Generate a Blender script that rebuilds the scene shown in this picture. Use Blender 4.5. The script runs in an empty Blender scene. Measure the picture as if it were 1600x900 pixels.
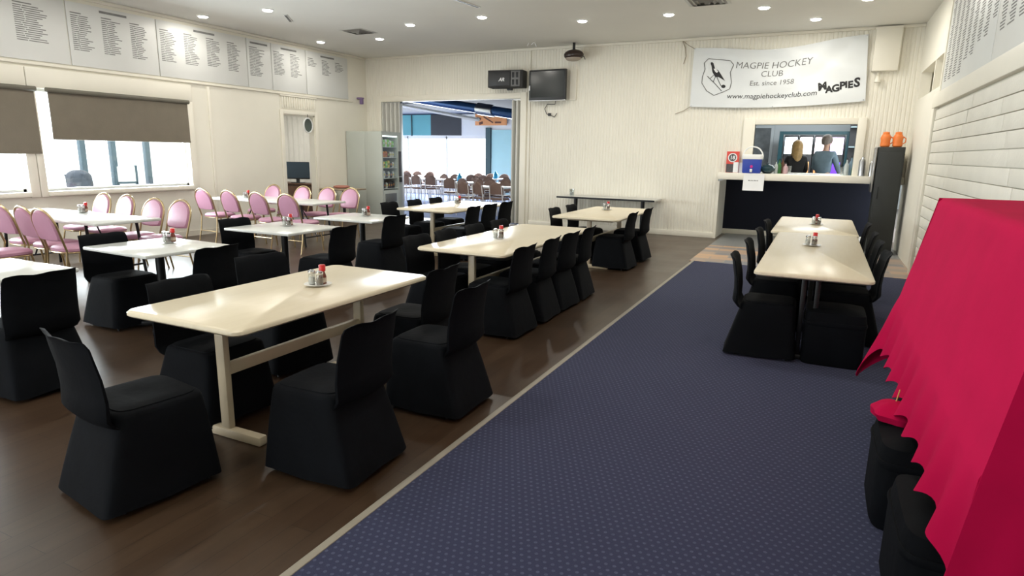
import bpy, bmesh, math, random
from mathutils import Vector, Matrix
random.seed(7)
PI = math.pi
S = bpy.context.scene
COL = S.collection

# ------------------------------------------------------------------ camera, world, lights, exposure
CAM_H = 1.6
RW = Matrix(((0.8982, -0.1062, 0.4265), (0.4393, 0.1817, -0.8798), (0.0159, 0.9776, 0.2099)))
q = RW.to_quaternion(); q.normalize()
cam_data = bpy.data.cameras.new('camera')
cam = bpy.data.objects.new('camera', cam_data); COL.objects.link(cam)
cam_data.sensor_width = 36.0
FPX = 981.33
cam_data.lens = FPX / 1600 * 36.0
cam_data.clip_start = 0.05; cam_data.clip_end = 200
cam.matrix_world = Matrix.Translation((0, 0, CAM_H)) @ q.to_matrix().to_4x4()
S.camera = cam
S.view_settings.view_transform = 'Standard'
S.view_settings.look = 'None'
S.view_settings.gamma = 1.0
S.view_settings.use_curve_mapping = False
S.view_settings.exposure = -0.10
S.cycles.max_bounces = 8
S.cycles.diffuse_bounces = 4
S.cycles.transparent_max_bounces = 12
S.cycles.sample_clamp_indirect = 4.0
S.cycles.use_denoising = True

world = bpy.data.worlds.new('daylight'); S.world = world
world.use_nodes = True
bgn = world.node_tree.nodes['Background']
bgn.inputs[0].default_value = (0.93, 0.97, 1.0, 1)
bgn.inputs[1].default_value = 5.0

def area(name, loc, rot, sx, sy, power, color=(1, 1, 1), spread=PI):
    d = bpy.data.lights.new(name, 'AREA'); d.shape = 'RECTANGLE'
    d.size = sx; d.size_y = sy; d.energy = power; d.color = color; d.spread = spread
    o = bpy.data.objects.new(name, d); COL.objects.link(o)
    o.location = loc; o.rotation_euler = rot
    return o
WARM = (1.0, 0.95, 0.86)
COOL = (0.90, 0.96, 1.0)
# daylight through the two side windows and the far room's glazing; added fill for unseen glazing behind the camera
area('window_daylight', (-10.62, 6.7, 1.32), (0, -PI/2, 0), 0.76, 2.35, 190, COOL)
area('window_daylight', (-10.62, 3.4, 1.22), (0, -PI/2, 0), 0.60, 3.5, 210, COOL)
area('far_room_daylight', (-14.0, 20.6, 1.5), (PI/2, 0, PI), 9.0, 1.8, 1700, COOL)
area('unseen_rear_fill', (-5.5, -2.4, 1.6), (PI/2, 0, 0), 5.0, 1.9, 70, COOL)
# the downlights of the part of the ceiling that is out of frame
for lx in (-9.0, -6.2, -3.4, -0.6):
    for ly in (5.6, 2.6, -0.6):
        area('downlight_out_of_frame', (lx, ly, 3.79), (0, 0, 0), 0.16, 0.16, 19, WARM, PI)
area('bar_room_light', (0.0, 16.8, 3.05), (0, 0, 0), 2.4, 2.4, 190, (0.9, 0.96, 1))
area('side_room_light', (-12.2, 11.2, 2.8), (0, 0, 0), 0.8, 0.8, 60, (1, 0.98, 0.93))

# ------------------------------------------------------------------ coordinates read off the photograph
def ray(px, py): return RW @ Vector((px - 800, -(py - 450), -FPX))
def onz(px, py, z):
    r = ray(px, py); t = (z - CAM_H) / r.z
    return Vector((r.x * t, r.y * t, z))
def ony(px, py, y):
    r = ray(px, py); t = y / r.y
    return Vector((r.x * t, y, CAM_H + r.z * t))
def onx(px, py, x):
    r = ray(px, py); t = x / r.x
    return Vector((x, r.y * t, CAM_H + r.z * t))

# ------------------------------------------------------------------ materials
MATS = {}
def mat(name, color, rough=0.6, metal=0.0, bump=None, vary=None, spec=0.5, sheen=0.0, emit=None, alpha=None, coat=0.0):
    if name in MATS: return MATS[name]
    m = bpy.data.materials.new(name); m.use_nodes = True
    nt = m.node_tree; b = nt.nodes['Principled BSDF']
    c = (*color, 1)
    b.inputs['Base Color'].default_value = c
    b.inputs['Roughness'].default_value = rough
    b.inputs['Metallic'].default_value = metal
    b.inputs['Specular IOR Level'].default_value = spec
    if sheen: b.inputs['Sheen Weight'].default_value = sheen
    if coat: b.inputs['Coat Weight'].default_value = coat; b.inputs['Coat Roughness'].default_value = 0.2
    if emit:
        b.inputs['Emission Color'].default_value = (*emit[0], 1); b.inputs['Emission Strength'].default_value = emit[1]
    tc = nt.nodes.new('ShaderNodeTexCoord')
    if vary:
        amt, sc = vary
        n = nt.nodes.new('ShaderNodeTexNoise'); n.inputs['Scale'].default_value = sc; n.inputs['Detail'].default_value = 4
        nt.links.new(tc.outputs['Object'], n.inputs['Vector'])
        mx = nt.nodes.new('ShaderNodeMixRGB'); mx.blend_type = 'MULTIPLY'; mx.inputs[0].default_value = 1
        r = nt.nodes.new('ShaderNodeMapRange'); r.inputs[1].default_value = .3; r.inputs[2].default_value = .7
        r.inputs[3].default_value = 1 - amt; r.inputs[4].default_value = 1 + amt * .3
        nt.links.new(n.outputs['Fac'], r.inputs[0])
        mx.inputs[1].default_value = c
        nt.links.new(r.outputs[0], mx.inputs[2]); nt.links.new(mx.outputs[0], b.inputs['Base Color'])
    if bump:
        st, sc = bump
        n = nt.nodes.new('ShaderNodeTexNoise'); n.inputs['Scale'].default_value = sc; n.inputs['Detail'].default_value = 5
        nt.links.new(tc.outputs['Object'], n.inputs['Vector'])
        bp = nt.nodes.new('ShaderNodeBump'); bp.inputs['Strength'].default_value = st; bp.inputs['Distance'].default_value = .01
        nt.links.new(n.outputs['Fac'], bp.inputs['Height']); nt.links.new(bp.outputs[0], b.inputs['Normal'])
    MATS[name] = m
    return m
def thin_glass(name, tint=(0.95, 0.98, 0.98), refl=0.07):
    if name in MATS: return MATS[name]
    m = bpy.data.materials.new(name); m.use_nodes = True; nt = m.node_tree
    for n in list(nt.nodes): nt.nodes.remove(n)
    o = nt.nodes.new('ShaderNodeOutputMaterial'); mx = nt.nodes.new('ShaderNodeMixShader')
    t = nt.nodes.new('ShaderNodeBsdfTransparent'); t.inputs[0].default_value = (*tint, 1)
    g = nt.nodes.new('ShaderNodeBsdfGlossy'); g.inputs['Roughness'].default_value = .03
    mx.inputs[0].default_value = refl
    nt.links.new(t.outputs[0], mx.inputs[1]); nt.links.new(g.outputs[0], mx.inputs[2]); nt.links.new(mx.outputs[0], o.inputs[0])
    MATS[name] = m
    return m
def node_mat(name, build):
    m = bpy.data.materials.new(name); m.use_nodes = True
    build(m.node_tree, m.node_tree.nodes['Principled BSDF']); MATS[name] = m
    return m

WALL = mat('cream_wall_paint', (0.84, 0.81, 0.71), .55, bump=(.05, 14), vary=(.04, 1.3))
TRIMM = mat('cream_gloss_trim', (0.85, 0.815, 0.71), .4, vary=(.04, 2))
CEIL = mat('ceiling_white', (0.78, 0.77, 0.72), .8, bump=(.04, 5), vary=(.04, .6))
BRICK = mat('painted_brick', (0.80, 0.775, 0.69), .55, bump=(.35, 30), vary=(.06, 3))
BLACKF = mat('black_cover_fabric', (0.0035, 0.0045, 0.0065), .8, spec=.12, bump=(.25, 18), vary=(.3, 6))
STEELK = mat('black_metal', (0.012, 0.013, 0.015), .4, metal=.3, vary=(.2, 8))
CREAMM = mat('cream_powdercoat', (0.62, 0.53, 0.38), .35, vary=(.06, 5))
CHROME = mat('chrome', (0.75, 0.76, 0.78), .16, metal=1, vary=(.05, 9))
GOLD = mat('brass_tube', (0.50, 0.38, 0.21), .3, metal=.85, vary=(.1, 9))
PINK = mat('pink_vinyl', (0.50, 0.25, 0.35), .42, bump=(.1, 40), vary=(.06, 5))
PINKB = mat('terracotta_vinyl', (0.50, 0.20, 0.15), .5, vary=(.06, 5))
WHITEP = mat('white_plastic', (0.82, 0.83, 0.82), .4, vary=(.03, 6))
PAPER = mat('white_paper', (0.85, 0.86, 0.87), .8, vary=(.03, 8))
INK = mat('black_ink', (0.02, 0.02, 0.022), .7, vary=(.1, 8))
INKB = mat('faded_board_print', (0.25, 0.25, 0.245), .8, vary=(.2, 12))
INKG = mat('grey_print', (0.17, 0.17, 0.165), .8, vary=(.3, 12))
BLIND = mat('taupe_blind_fabric', (0.19, 0.165, 0.125), .85, bump=(.2, 80), vary=(.07, 5))
REDC = mat('crimson_tablecloth', (0.50, 0.005, 0.062), .85, spec=.06, bump=(.25, 9), vary=(.08, 4))
REDP = mat('red_plastic', (0.62, 0.02, 0.02), .35, vary=(.05, 9))
GLASSW = thin_glass('window_glass', (0.97, 0.99, 0.99), .05)
GLASSJ = thin_glass('jar_glass', (0.88, 0.90, 0.89), .22)
STEEL = mat('brushed_steel', (0.55, 0.56, 0.57), .28, metal=1, vary=(.1, 12))
DARKP = mat('dark_plastic', (0.018, 0.019, 0.021), .45, vary=(.2, 9))

def wood_top(nt, b, c1, c2, rough):
    tc = nt.nodes.new('ShaderNodeTexCoord'); mp = nt.nodes.new('ShaderNodeMapping')
    mp.inputs['Scale'].default_value = (14, 1.2, 3)
    n = nt.nodes.new('ShaderNodeTexNoise'); n.inputs['Scale'].default_value = 2.5; n.inputs['Detail'].default_value = 6
    cr = nt.nodes.new('ShaderNodeValToRGB'); cr.color_ramp.elements[0].color = (*c1, 1); cr.color_ramp.elements[1].color = (*c2, 1)
    cr.color_ramp.elements[0].position = .3; cr.color_ramp.elements[1].position = .7
    nt.links.new(tc.outputs['Object'], mp.inputs[0]); nt.links.new(mp.outputs[0], n.inputs['Vector'])
    nt.links.new(n.outputs['Fac'], cr.inputs[0]); nt.links.new(cr.outputs[0], b.inputs['Base Color'])
    b.inputs['Roughness'].default_value = rough
BEIGE = node_mat('beige_laminate', lambda nt, b: wood_top(nt, b, (0.76, 0.67, 0.49), (0.80, 0.71, 0.53), .30))
WHITET = node_mat('white_laminate', lambda nt, b: wood_top(nt, b, (0.74, 0.76, 0.73), (0.78, 0.80, 0.77), .2))
BROWNT = node_mat('brown_laminate', lambda nt, b: wood_top(nt, b, (0.33, 0.25, 0.17), (0.38, 0.29, 0.20), .4))
DWOOD = node_mat('dark_wood', lambda nt, b: wood_top(nt, b, (0.06, 0.025, 0.012), (0.10, 0.045, 0.022), .4))

def floor_nodes(nt, b):
    tc = nt.nodes.new('ShaderNodeTexCoord')
    mp = nt.nodes.new('ShaderNodeMapping'); mp.inputs['Rotation'].default_value = (0, 0, PI/2)
    br = nt.nodes.new('ShaderNodeTexBrick'); br.inputs['Scale'].default_value = 1
    br.inputs['Brick Width'].default_value = 1.2; br.inputs['Row Height'].default_value = .12
    br.inputs['Mortar Size'].default_value = .0015
    br.inputs['Color1'].default_value = (0.052, 0.033, 0.022, 1); br.inputs['Color2'].default_value = (0.066, 0.044, 0.030, 1)
    br.inputs['Mortar'].default_value = (0.02, 0.014, 0.010, 1)
    n = nt.nodes.new('ShaderNodeTexNoise'); n.inputs['Scale'].default_value = 3; n.inputs['Detail'].default_value = 8
    m2 = nt.nodes.new('ShaderNodeMapping'); m2.inputs['Scale'].default_value = (8, 1, 1)
    mx = nt.nodes.new('ShaderNodeMixRGB'); mx.blend_type = 'MULTIPLY'; mx.inputs[0].default_value = .5
    nt.links.new(tc.outputs['Object'], mp.inputs[0]); nt.links.new(mp.outputs[0], br.inputs['Vector'])
    nt.links.new(tc.outputs['Object'], m2.inputs[0]); nt.links.new(m2.outputs[0], n.inputs['Vector'])
    nt.links.new(br.outputs['Color'], mx.inputs[1]); nt.links.new(n.outputs['Fac'], mx.inputs[2])
    hs = nt.nodes.new('ShaderNodeHueSaturation'); hs.inputs['Value'].default_value = 1.25; hs.inputs['Saturation'].default_value = 1.2
    nt.links.new(mx.outputs[0], hs.inputs['Color']); nt.links.new(hs.outputs[0], b.inputs['Base Color'])
    b.inputs['Roughness'].default_value = .33
    n2 = nt.nodes.new('ShaderNodeTexNoise'); n2.inputs['Scale'].default_value = 1.6
    mr = nt.nodes.new('ShaderNodeMapRange'); mr.inputs[3].default_value = .24; mr.inputs[4].default_value = .42
    nt.links.new(tc.outputs['Object'], n2.inputs['Vector']); nt.links.new(n2.outputs['Fac'], mr.inputs[0]); nt.links.new(mr.outputs[0], b.inputs['Roughness'])
FLOORM = node_mat('dark_timber_vinyl', floor_nodes)

def dots(nt, b, base, dotc, sx, sy, size, rough):
    # a woven carpet: rows of small light flecks
    tc = nt.nodes.new('ShaderNodeTexCoord'); sp = nt.nodes.new('ShaderNodeSeparateXYZ'); nt.links.new(tc.outputs['Object'], sp.inputs[0])
    def M(op, a, bb=None, cc=None):
        n = nt.nodes.new('ShaderNodeMath'); n.operation = op
        for i, v in enumerate((a, bb, cc)):
            if v is None: continue
            if isinstance(v, (int, float)): n.inputs[i].default_value = v
            else: nt.links.new(v, n.inputs[i])
        return n.outputs[0]
    u = M('DIVIDE', sp.outputs[0], sx); v = M('DIVIDE', sp.outputs[1], sy)
    row = M('FLOOR', v); odd = M('MULTIPLY', M('MODULO', row, 2.0), .5)
    fu = M('SUBTRACT', M('FRACT', M('ADD', u, odd)), .5); fv = M('SUBTRACT', M('FRACT', v), .5)
    d = M('ADD', M('MULTIPLY', fu, fu), M('MULTIPLY', fv, fv))
    k = M('LESS_THAN', d, size)
    n = nt.nodes.new('ShaderNodeTexNoise'); n.inputs['Scale'].default_value = 60; nt.links.new(tc.outputs['Object'], n.inputs['Vector'])
    kk = M('MULTIPLY', k, M('MULTIPLY', n.outputs['Fac'], 1.5))
    mx = nt.nodes.new('ShaderNodeMixRGB'); mx.inputs[1].default_value = (*base, 1); mx.inputs[2].default_value = (*dotc, 1)
    nt.links.new(kk, mx.inputs[0]); nt.links.new(mx.outputs[0], b.inputs['Base Color'])
    b.inputs['Roughness'].default_value = rough; b.inputs['Specular IOR Level'].default_value = .15
    b.inputs['Sheen Weight'].default_value = .06
    bp = nt.nodes.new('ShaderNodeBump'); bp.inputs['Strength'].default_value = .5; bp.inputs['Distance'].default_value = .004
    n3 = nt.nodes.new('ShaderNodeTexNoise'); n3.inputs['Scale'].default_value = 250; nt.links.new(tc.outputs['Object'], n3.inputs['Vector'])
    nt.links.new(n3.outputs['Fac'], bp.inputs['Height']); nt.links.new(bp.outputs[0], b.inputs['Normal'])
CARPET = node_mat('navy_fleck_carpet', lambda nt, b: dots(nt, b, (0.038, 0.043, 0.088), (0.085, 0.095, 0.165), .034, .034, .05, .95))
BARCPT = node_mat('navy_bar_carpet', lambda nt, b: dots(nt, b, (0.016, 0.018, 0.028), (0.035, 0.038, 0.055), .03, .03, .06, .95))
BLUECP = mat('blue_far_carpet', (0.16, 0.22, 0.42), .9, vary=(.1, 20))
def tiles(nt, b):
    tc = nt.nodes.new('ShaderNodeTexCoord'); mp = nt.nodes.new('ShaderNodeMapping')
    ck = nt.nodes.new('ShaderNodeTexBrick'); ck.inputs['Scale'].default_value = 1
    ck.inputs['Brick Width'].default_value = .5; ck.inputs['Row Height'].default_value = .25; ck.inputs['Mortar Size'].default_value = .01
    ck.inputs['Color1'].default_value = (0.55, 0.36, 0.22, 1); ck.inputs['Color2'].default_value = (0.21, 0.22, 0.24, 1); ck.inputs['Mortar'].default_value = (0.35, 0.30, 0.25, 1)
    nt.links.new(tc.outputs['Object'], mp.inputs[0]); nt.links.new(mp.outputs[0], ck.inputs['Vector']); nt.links.new(ck.outputs[0], b.inputs['Base Color'])
    b.inputs['Roughness'].default_value = .5
TILEM = node_mat('tan_and_grey_tiles', tiles)
GREYV = mat('grey_vinyl', (0.26, 0.27, 0.27), .4, vary=(.08, 4))

# ------------------------------------------------------------------ mesh helpers
class MB:
    def __init__(s): s.v = []; s.f = []; s.m = []
    def add(s, vs, fs, mi=0, M=None):
        o = len(s.v)
        for p in vs:
            p = Vector(p)
            s.v.append(M @ p if M else p)
        for f in fs: s.f.append([i + o for i in f]); s.m.append(mi)
        return s
    def box(s, a, b, mi=0, bev=0.0, M=None):
        x0, y0, z0 = a; x1, y1, z1 = b
        if bev > 0:
            bev = min(bev, .45 * min(abs(x1-x0), abs(y1-y0), abs(z1-z0)))
            bm = bmesh.new(); bmesh.ops.create_cube(bm, size=1)
            for v in bm.verts:
                v.co = Vector(((x0+x1)/2 + v.co.x*(x1-x0), (y0+y1)/2 + v.co.y*(y1-y0), (z0+z1)/2 + v.co.z*(z1-z0)))
            bmesh.ops.bevel(bm, geom=list(bm.edges), offset=bev, segments=2, profile=.5, affect='EDGES')
            bm.verts.index_update()
            s.add([v.co.copy() for v in bm.verts], [[v.index for v in f.verts] for f in bm.faces], mi, M); bm.free()
        else:
            s.add([(x0,y0,z0),(x1,y0,z0),(x1,y1,z0),(x0,y1,z0),(x0,y0,z1),(x1,y0,z1),(x1,y1,z1),(x0,y1,z1)],
                  [(3,2,1,0),(4,5,6,7),(0,1,5,4),(1,2,6,5),(2,3,7,6),(3,0,4,7)], mi, M)
        return s
    def loft(s, rings, mi=0, cap=(True, True), closed=True, M=None):
        n = len(rings[0]); vs = [p for r in rings for p in r]; fs = []
        for i in range(len(rings) - 1):
            for j in range(n if closed else n - 1):
                k = (j + 1) % n
                fs.append((i*n+j, i*n+k, (i+1)*n+k, (i+1)*n+j))
        if cap[0]: fs.append(tuple(range(n-1, -1, -1)))
        if cap[1]: fs.append(tuple((len(rings)-1)*n + j for j in range(n)))
        return s.add(vs, fs, mi, M)
    def lathe(s, prof, seg=16, mi=0, c=(0, 0, 0), M=None, cap=(True, True)):
        rings = [[(c[0] + r*math.cos(2*PI*k/seg), c[1] + r*math.sin(2*PI*k/seg), c[2] + z) for k in range(seg)] for r, z in prof]
        return s.loft(rings, mi, cap, True, M)
    def tube(s, pts, r, seg=8, mi=0, M=None, closed=False):
        pts = [Vector(p) for p in pts]; n = len(pts); rings = []
        up = Vector((0, 0, 1)); prev = None
        for i, p in enumerate(pts):
            if closed: t = pts[(i+1) % n] - pts[i-1]
            else: t = (pts[min(i+1, n-1)] - pts[max(i-1, 0)])
            t.normalize()
            a = prev if prev else (up if abs(t.z) < .9 else Vector((1, 0, 0)))
            a = (a - t * a.dot(t)); a.normalize(); prev = a; bb = t.cross(a)
            rr = r[i] if isinstance(r, (list, tuple)) else r
            rings.append([p + a*rr*math.cos(2*PI*k/seg) + bb*rr*math.sin(2*PI*k/seg) for k in range(seg)])
        if closed: rings.append(rings[0]); return s.loft(rings, mi, (False, False), True, M)
        return s.loft(rings, mi, (True, True), True, M)
    def sheet(s, fn, nu, nv, th=0.0, mi=0, M=None):
        # a surface fn(u,v) given thickness th along its normal
        g = [[Vector(fn(i/nu, j/nv)) for j in range(nv+1)] for i in range(nu+1)]
        vs = [p for r in g for p in r]; idx = lambda i, j: i*(nv+1)+j
        fs = [(idx(i,j), idx(i+1,j), idx(i+1,j+1), idx(i,j+1)) for i in range(nu) for j in range(nv)]
        if th:
            nn = []
            for i in range(nu+1):
                for j in range(nv+1):
                    du = g[min(i+1,nu)][j]-g[max(i-1,0)][j]; dv = g[i][min(j+1,nv)]-g[i][max(j-1,0)]
                    c = du.cross(dv)
                    nn.append(c.normalized() if c.length > 1e-9 else Vector((0,0,1)))
            o = len(vs); vs = vs + [vs[k] - nn[k]*th for k in range(o)]
            fs = fs + [tuple(o+a for a in reversed(f)) for f in fs]
            rim = [(idx(i,0), idx(i+1,0)) for i in range(nu)] + [(idx(nu,j), idx(nu,j+1)) for j in range(nv)] + \
                  [(idx(i+1,nv), idx(i,nv)) for i in range(nu-1,-1,-1)] + [(idx(0,j+1), idx(0,j)) for j in range(nv-1,-1,-1)]
            for a, b2 in rim: fs.append((b2, a, o+a, o+b2))
        return s.add(vs, fs, mi, M)
    def build(s, name, mats, parent=None, smooth=True, angle=40):
        me = bpy.data.meshes.new(name); me.from_pydata([tuple(v) for v in s.v], [], s.f)
        if not isinstance(mats, (list, tuple)): mats = [mats]
        for m in mats: me.materials.append(m)
        for p, mi in zip(me.polygons, s.m): p.material_index = mi
        me.update()
        if smooth:
            for p in me.polygons: p.use_smooth = True
            me.set_sharp_from_angle(angle=math.radians(angle))
        o = bpy.data.objects.new(name, me); COL.objects.link(o)
        if parent: o.parent = parent
        return o
def tag(o, label=None, cat=None, group=None, kind=None):
    if label: o['label'] = label
    if cat: o['category'] = cat
    if group: o['group'] = group
    if kind: o['kind'] = kind
    return o
def thing(name, label, cat, loc=(0,0,0), rz=0, group=None):
    o = bpy.data.objects.new(name, None); COL.objects.link(o); o.empty_display_size = .1
    o.location = loc; o.rotation_euler = (0, 0, rz)
    return tag(o, label, cat, group)
def struct(o): o['kind'] = 'structure'; return o
KIDS = {}
def kids(o):
    return [c for c in bpy.data.objects if c.parent == o]
def dup(root, loc, rz, label, group=None, cat=None):
    def cp(o, par):
        c = o.copy(); COL.objects.link(c); c.parent = par
        for k in KIDS.setdefault(o.name, kids(o)): cp(k, c)
        return c
    r = cp(root, None); r.location = loc; r.rotation_euler = (0, 0, rz); r['label'] = label
    if group: r['group'] = group
    if cat: r['category'] = cat
    return r
class Proto:
    "first placing moves the original, later ones copy it and its parts"
    def __init__(s, make): s.make = make; s.o = None
    def put(s, loc, rz, label, group=None):
        if s.o is None:
            s.o = s.make(); s.o.location = loc; s.o.rotation_euler = (0, 0, rz); s.o['label'] = label
            if group: s.o['group'] = group
            return s.o
        return dup(s.o, loc, rz, label, group)

# ------------------------------------------------------------------ room shell
D = 13.04; LX = -10.44; RX = 1.27; CH = 3.82; T = 0.15
REAR = -2.6
struct(MB().box((LX-.15, REAR, -.12), (RX+.15, 14.3, 0)).build('floor', FLOORM, smooth=False))
struct(MB().box((-1.66, REAR+.01, 0.0), (RX-.001, 9.9, .012)).build('floor_carpet', CARPET, smooth=False))
struct(MB().box((-1.70, REAR+.01, 0.0), (-1.66, 9.93, .016), bev=.004).build('trim_1', mat('carpet_edge_strip', (0.33, 0.30, 0.24), .4, vary=(.1, 5))))
struct(MB().box((-1.74, 9.9, 0.0), (RX-.001, 11.9, .010)).build('floor_tiles', TILEM, smooth=False))
struct(MB().box((-1.74, 11.9, 0.0), (RX-.001, 14.28, .011)).build('floor_vinyl', GREYV, smooth=False))
struct(MB().box((LX-.15, REAR, CH), (RX+.5, D+.16, CH+.12)).build('ceiling', CEIL, smooth=False))

def ribbed(mb, x0, x1, z0, z1, y, pitch=.066, depth=.007, th=.12):
    n = max(1, round((x1-x0)/pitch)); p = (x1-x0)/n; prof = []
    for i in range(n):
        a = x0 + i*p
        prof += [(a, y), (a+p*.55, y), (a+p*.68, y+depth), (a+p*.87, y+depth)]
    prof.append((x1, y))
    prof += [(x1, y+th), (x0, y+th)]
    lo = [(a, b, z0) for a, b in prof]; hi = [(a, b, z1) for a, b in prof]
    mb.loft([lo, hi])
wb = MB()
OP0, OP1, OPZ = -9.98, -6.19, 2.78      # doorway to the far room
HT0, HT1, HTZ0, HTZ1 = -1.26, 0.45, 1.2, 2.20   # bar hatch
ribbed(wb, LX, OP0, 0, CH, D); ribbed(wb, OP0, OP1, OPZ, CH, D); ribbed(wb, OP1, -1.86, 0, CH, D)
ribbed(wb, -1.86, HT0, HTZ0, CH, D); ribbed(wb, HT0, HT1, HTZ1, CH, D); ribbed(wb, HT1, RX+.3, HTZ0, CH, D)
wall_back = struct(wb.build('wall_back', WALL, smooth=False))
struct(MB().box((-1.88, D-.012, 0), (-1.82, 14.2, HTZ0-.07)).build('trim_2', TRIMM))
struct(MB().box((OP1+.25, D-.018, 0), (-1.87, D+.0, .11), bev=.004).build('baseboard_back', TRIMM))
# plain cream battens and frames on the back wall
fr = MB()
fr.box((OP1+.02, D-.03, 0), (OP1+.16, D, OPZ+.13), bev=.006); fr.box((OP0-.12, D-.03, 0), (OP0, D, OPZ+.13), bev=.006)
fr.box((OP0-.0, D-.03, OPZ), (OP1+.02, D, OPZ+.13), bev=.006)
struct(fr.build('trim_3', TRIMM))
struct(MB().box((OP1+.21, D-.02, 0), (OP1+.245, D, CH), bev=.004).build('trim_4', TRIMM))
fr = MB()
fr.box((HT0-.20, D-.05, HTZ0), (HT0, D+.12, HTZ1+.11), bev=.006); fr.box((HT1, D-.05, HTZ0), (HT1+.14, D+.12, HTZ1+.11), bev=.006)
fr.box((HT0, D-.05, HTZ1), (HT1, D+.12, HTZ1+.11), bev=.006)
struct(fr.build('window_3_frame', TRIMM)); 
# left wall with two windows and the office door
W2a, W2b, WZ0, WZ1 = 5.49, 7.93, .93, 2.42
W1a, W1b = 1.2, 5.25
DRa, DRb, DRZ = 10.25, 11.18, 2.34
wl = MB(); x0, x1 = LX-T, LX
for (a, b, c, d) in ((REAR, W1a, 0, CH), (W1a, W1b, 0, WZ0), (W1a, W1b, WZ1, CH), (W1b, W2a, 0, CH), (W2a, W2b, 0, WZ0), (W2a, W2b, WZ1, CH),
                     (W2b, DRa, 0, CH), (DRa, DRb, DRZ, CH), (DRb, D+.12, 0, CH)):
    wl.box((x0, a, c), (x1, b, d))
struct(wl.build('wall_left', WALL, smooth=False))
def wframe(name, a, b):
    f = MB()
    f.box((LX, a-.10, WZ0-.08), (LX+.05, a, WZ1+.0), bev=.006); f.box((LX, b, WZ0-.08), (LX+.05, b+.13, WZ1), bev=.006)
    f.box((LX, a-.10, WZ1), (LX+.05, b+.13, WZ1+.28), bev=.006)
    f.box((LX-.1, a, WZ0-.07), (LX+.09, b, WZ0+.0), bev=.01)
    o = struct(f.build(name, TRIMM))
    m = MB()
    m.box((LX-.10, a, WZ0), (LX-.06, a+.04, WZ1)); m.box((LX-.10, b-.04, WZ0), (LX-.06, b, WZ1)); m.box((LX-.10, a, WZ0), (LX-.06, b, WZ0+.04)); m.box((LX-.10, a, WZ1-.04), (LX-.06, b, WZ1))
    m.build('window_sash', WHITEP, o)
    g = MB(); g.box((LX-.085, a+.04, WZ0+.04), (LX-.080, b-.04, WZ1-.04)); g.build('window_pane', GLASSW, o, smooth=False)
    return o
wframe('window_1', W1a, W1b); wframe('window_2', W2a, W2b)
f = MB(); f.box((LX, DRa-.09, 0), (LX+.03, DRa, DRZ+.09), bev=.005); f.box((LX, DRb, 0), (LX+.03, DRb+.09, DRZ+.09), bev=.005); f.box((LX, DRa, DRZ), (LX+.03, DRb, DRZ+.09), bev=.005)
f.box((LX-T, DRa-.0, 0), (LX, DRa+.025, DRZ)); f.box((LX-T, DRb-.025, 0), (LX, DRb, DRZ)); f.box((LX-T, DRa, DRZ-.025), (LX, DRb, DRZ))
struct(f.build('door_1_frame', TRIMM))
f = MB(); n = 15
for i in range(n):
    a = DRa-.04 + (DRb-DRa+.08)*i/n; f.box((LX+.004, a+.012, 2.47), (LX+.028, a+.05, 2.70), bev=.004)
f.box((LX, DRa-.06, 2.45), (LX+.012, DRb+.06, 2.72)); f.box((LX, DRa-.07, 2.705), (LX+.04, DRb+.07, 2.735), bev=.004)
struct(f.build('door_1_transom', TRIMM))
struct(MB().box((LX, 8.42, 0), (LX+.022, 8.47, 2.72), bev=.003).build('trim_5', TRIMM))
struct(MB().box((LX, 0, 2.74), (LX+.035, 12.5, 2.775), bev=.004).build('trim_6', TRIMM))
struct(MB().box((LX, REAR, CH-.05), (LX+.05, D, CH), bev=.01).build('trim_7', TRIMM))
struct(MB().box((LX, 11.3, 0), (LX+.015, D, .1)).build('baseboard_left', TRIMM))
f = MB(); f.box((LX, REAR, 0), (LX+.015, DRa-.1, .1)); struct(f.build('baseboard_window', TRIMM))
struct(MB().box((LX+.05, D-.05, CH-.05), (RX, D, CH), bev=.01).build('trim_8', TRIMM))
# right wall: painted brick below a beam, smooth pier, slot with a recess, bulkhead
wr = MB()
wr.box((RX+.02, REAR, 0), (RX+T, 10.35, CH)); wr.box((RX, 10.35, 0), (RX+T, D+.12, 2.57)); wr.box((RX, 10.35, 3.0), (RX+T, D+.12, CH))
wr.box((RX, 12.68, 2.57), (RX+T, D+.12, 3.0)); wr.box((RX+.3, 10.35, 2.4), (RX+.42, D+.12, 3.1)); wr.box((RX, 11.1, 2.57), (RX+.3, 11.16, 3.0))
wr.box((RX, 10.35, 2.57), (RX+.3, 10.41, 3.0)); wr.box((RX+T, 10.35, 2.45), (RX+.3, D+.1, 2.56)); wr.box((RX+T, 10.35, 3.01), (RX+.3, D+.1, 3.1))
struct(wr.build('wall_right', WALL, smooth=False))
bk = MB(); bh = .141
for r in range(16):
    zc = (r+.5)*bh
    js = [10.28, 8.45 - (zc-1.67)*1.1, 6.38 + (zc-1.85)*1.1, 4.4 + (r % 2)*.12, 2.4 - (r % 2)*.1, .4, -1.5, REAR+.05]
    for ya_, yb_ in zip(js[1:], js[:-1]):
        dx = random.uniform(0, .006)
        bk.box((RX-.010-dx, ya_+.006, r*bh+.004), (RX+.03, yb_-.006, (r+1)*bh-.004), bev=.004)
struct(bk.build('wall_right_bricks', BRICK))
f = MB(); f.box((RX-.045, REAR+.02, 2.28), (RX+.02, 10.5, 2.47), bev=.01); f.box((RX-.045, 10.28, 0), (RX+.02, 10.5, 2.28), bev=.01)
struct(f.build('trim_9', TRIMM))
struct(MB().box((LX-T, REAR-.15, 0), (-8.0, REAR, CH)).box((-3.0, REAR-.15, 0), (RX+T, REAR, CH)).box((-8.0, REAR-.15, 0), (-3.0, REAR, .6)).box((-8.0, REAR-.15, 2.6), (-3.0, REAR, CH)).build('wall_rear', WALL, smooth=False))
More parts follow.
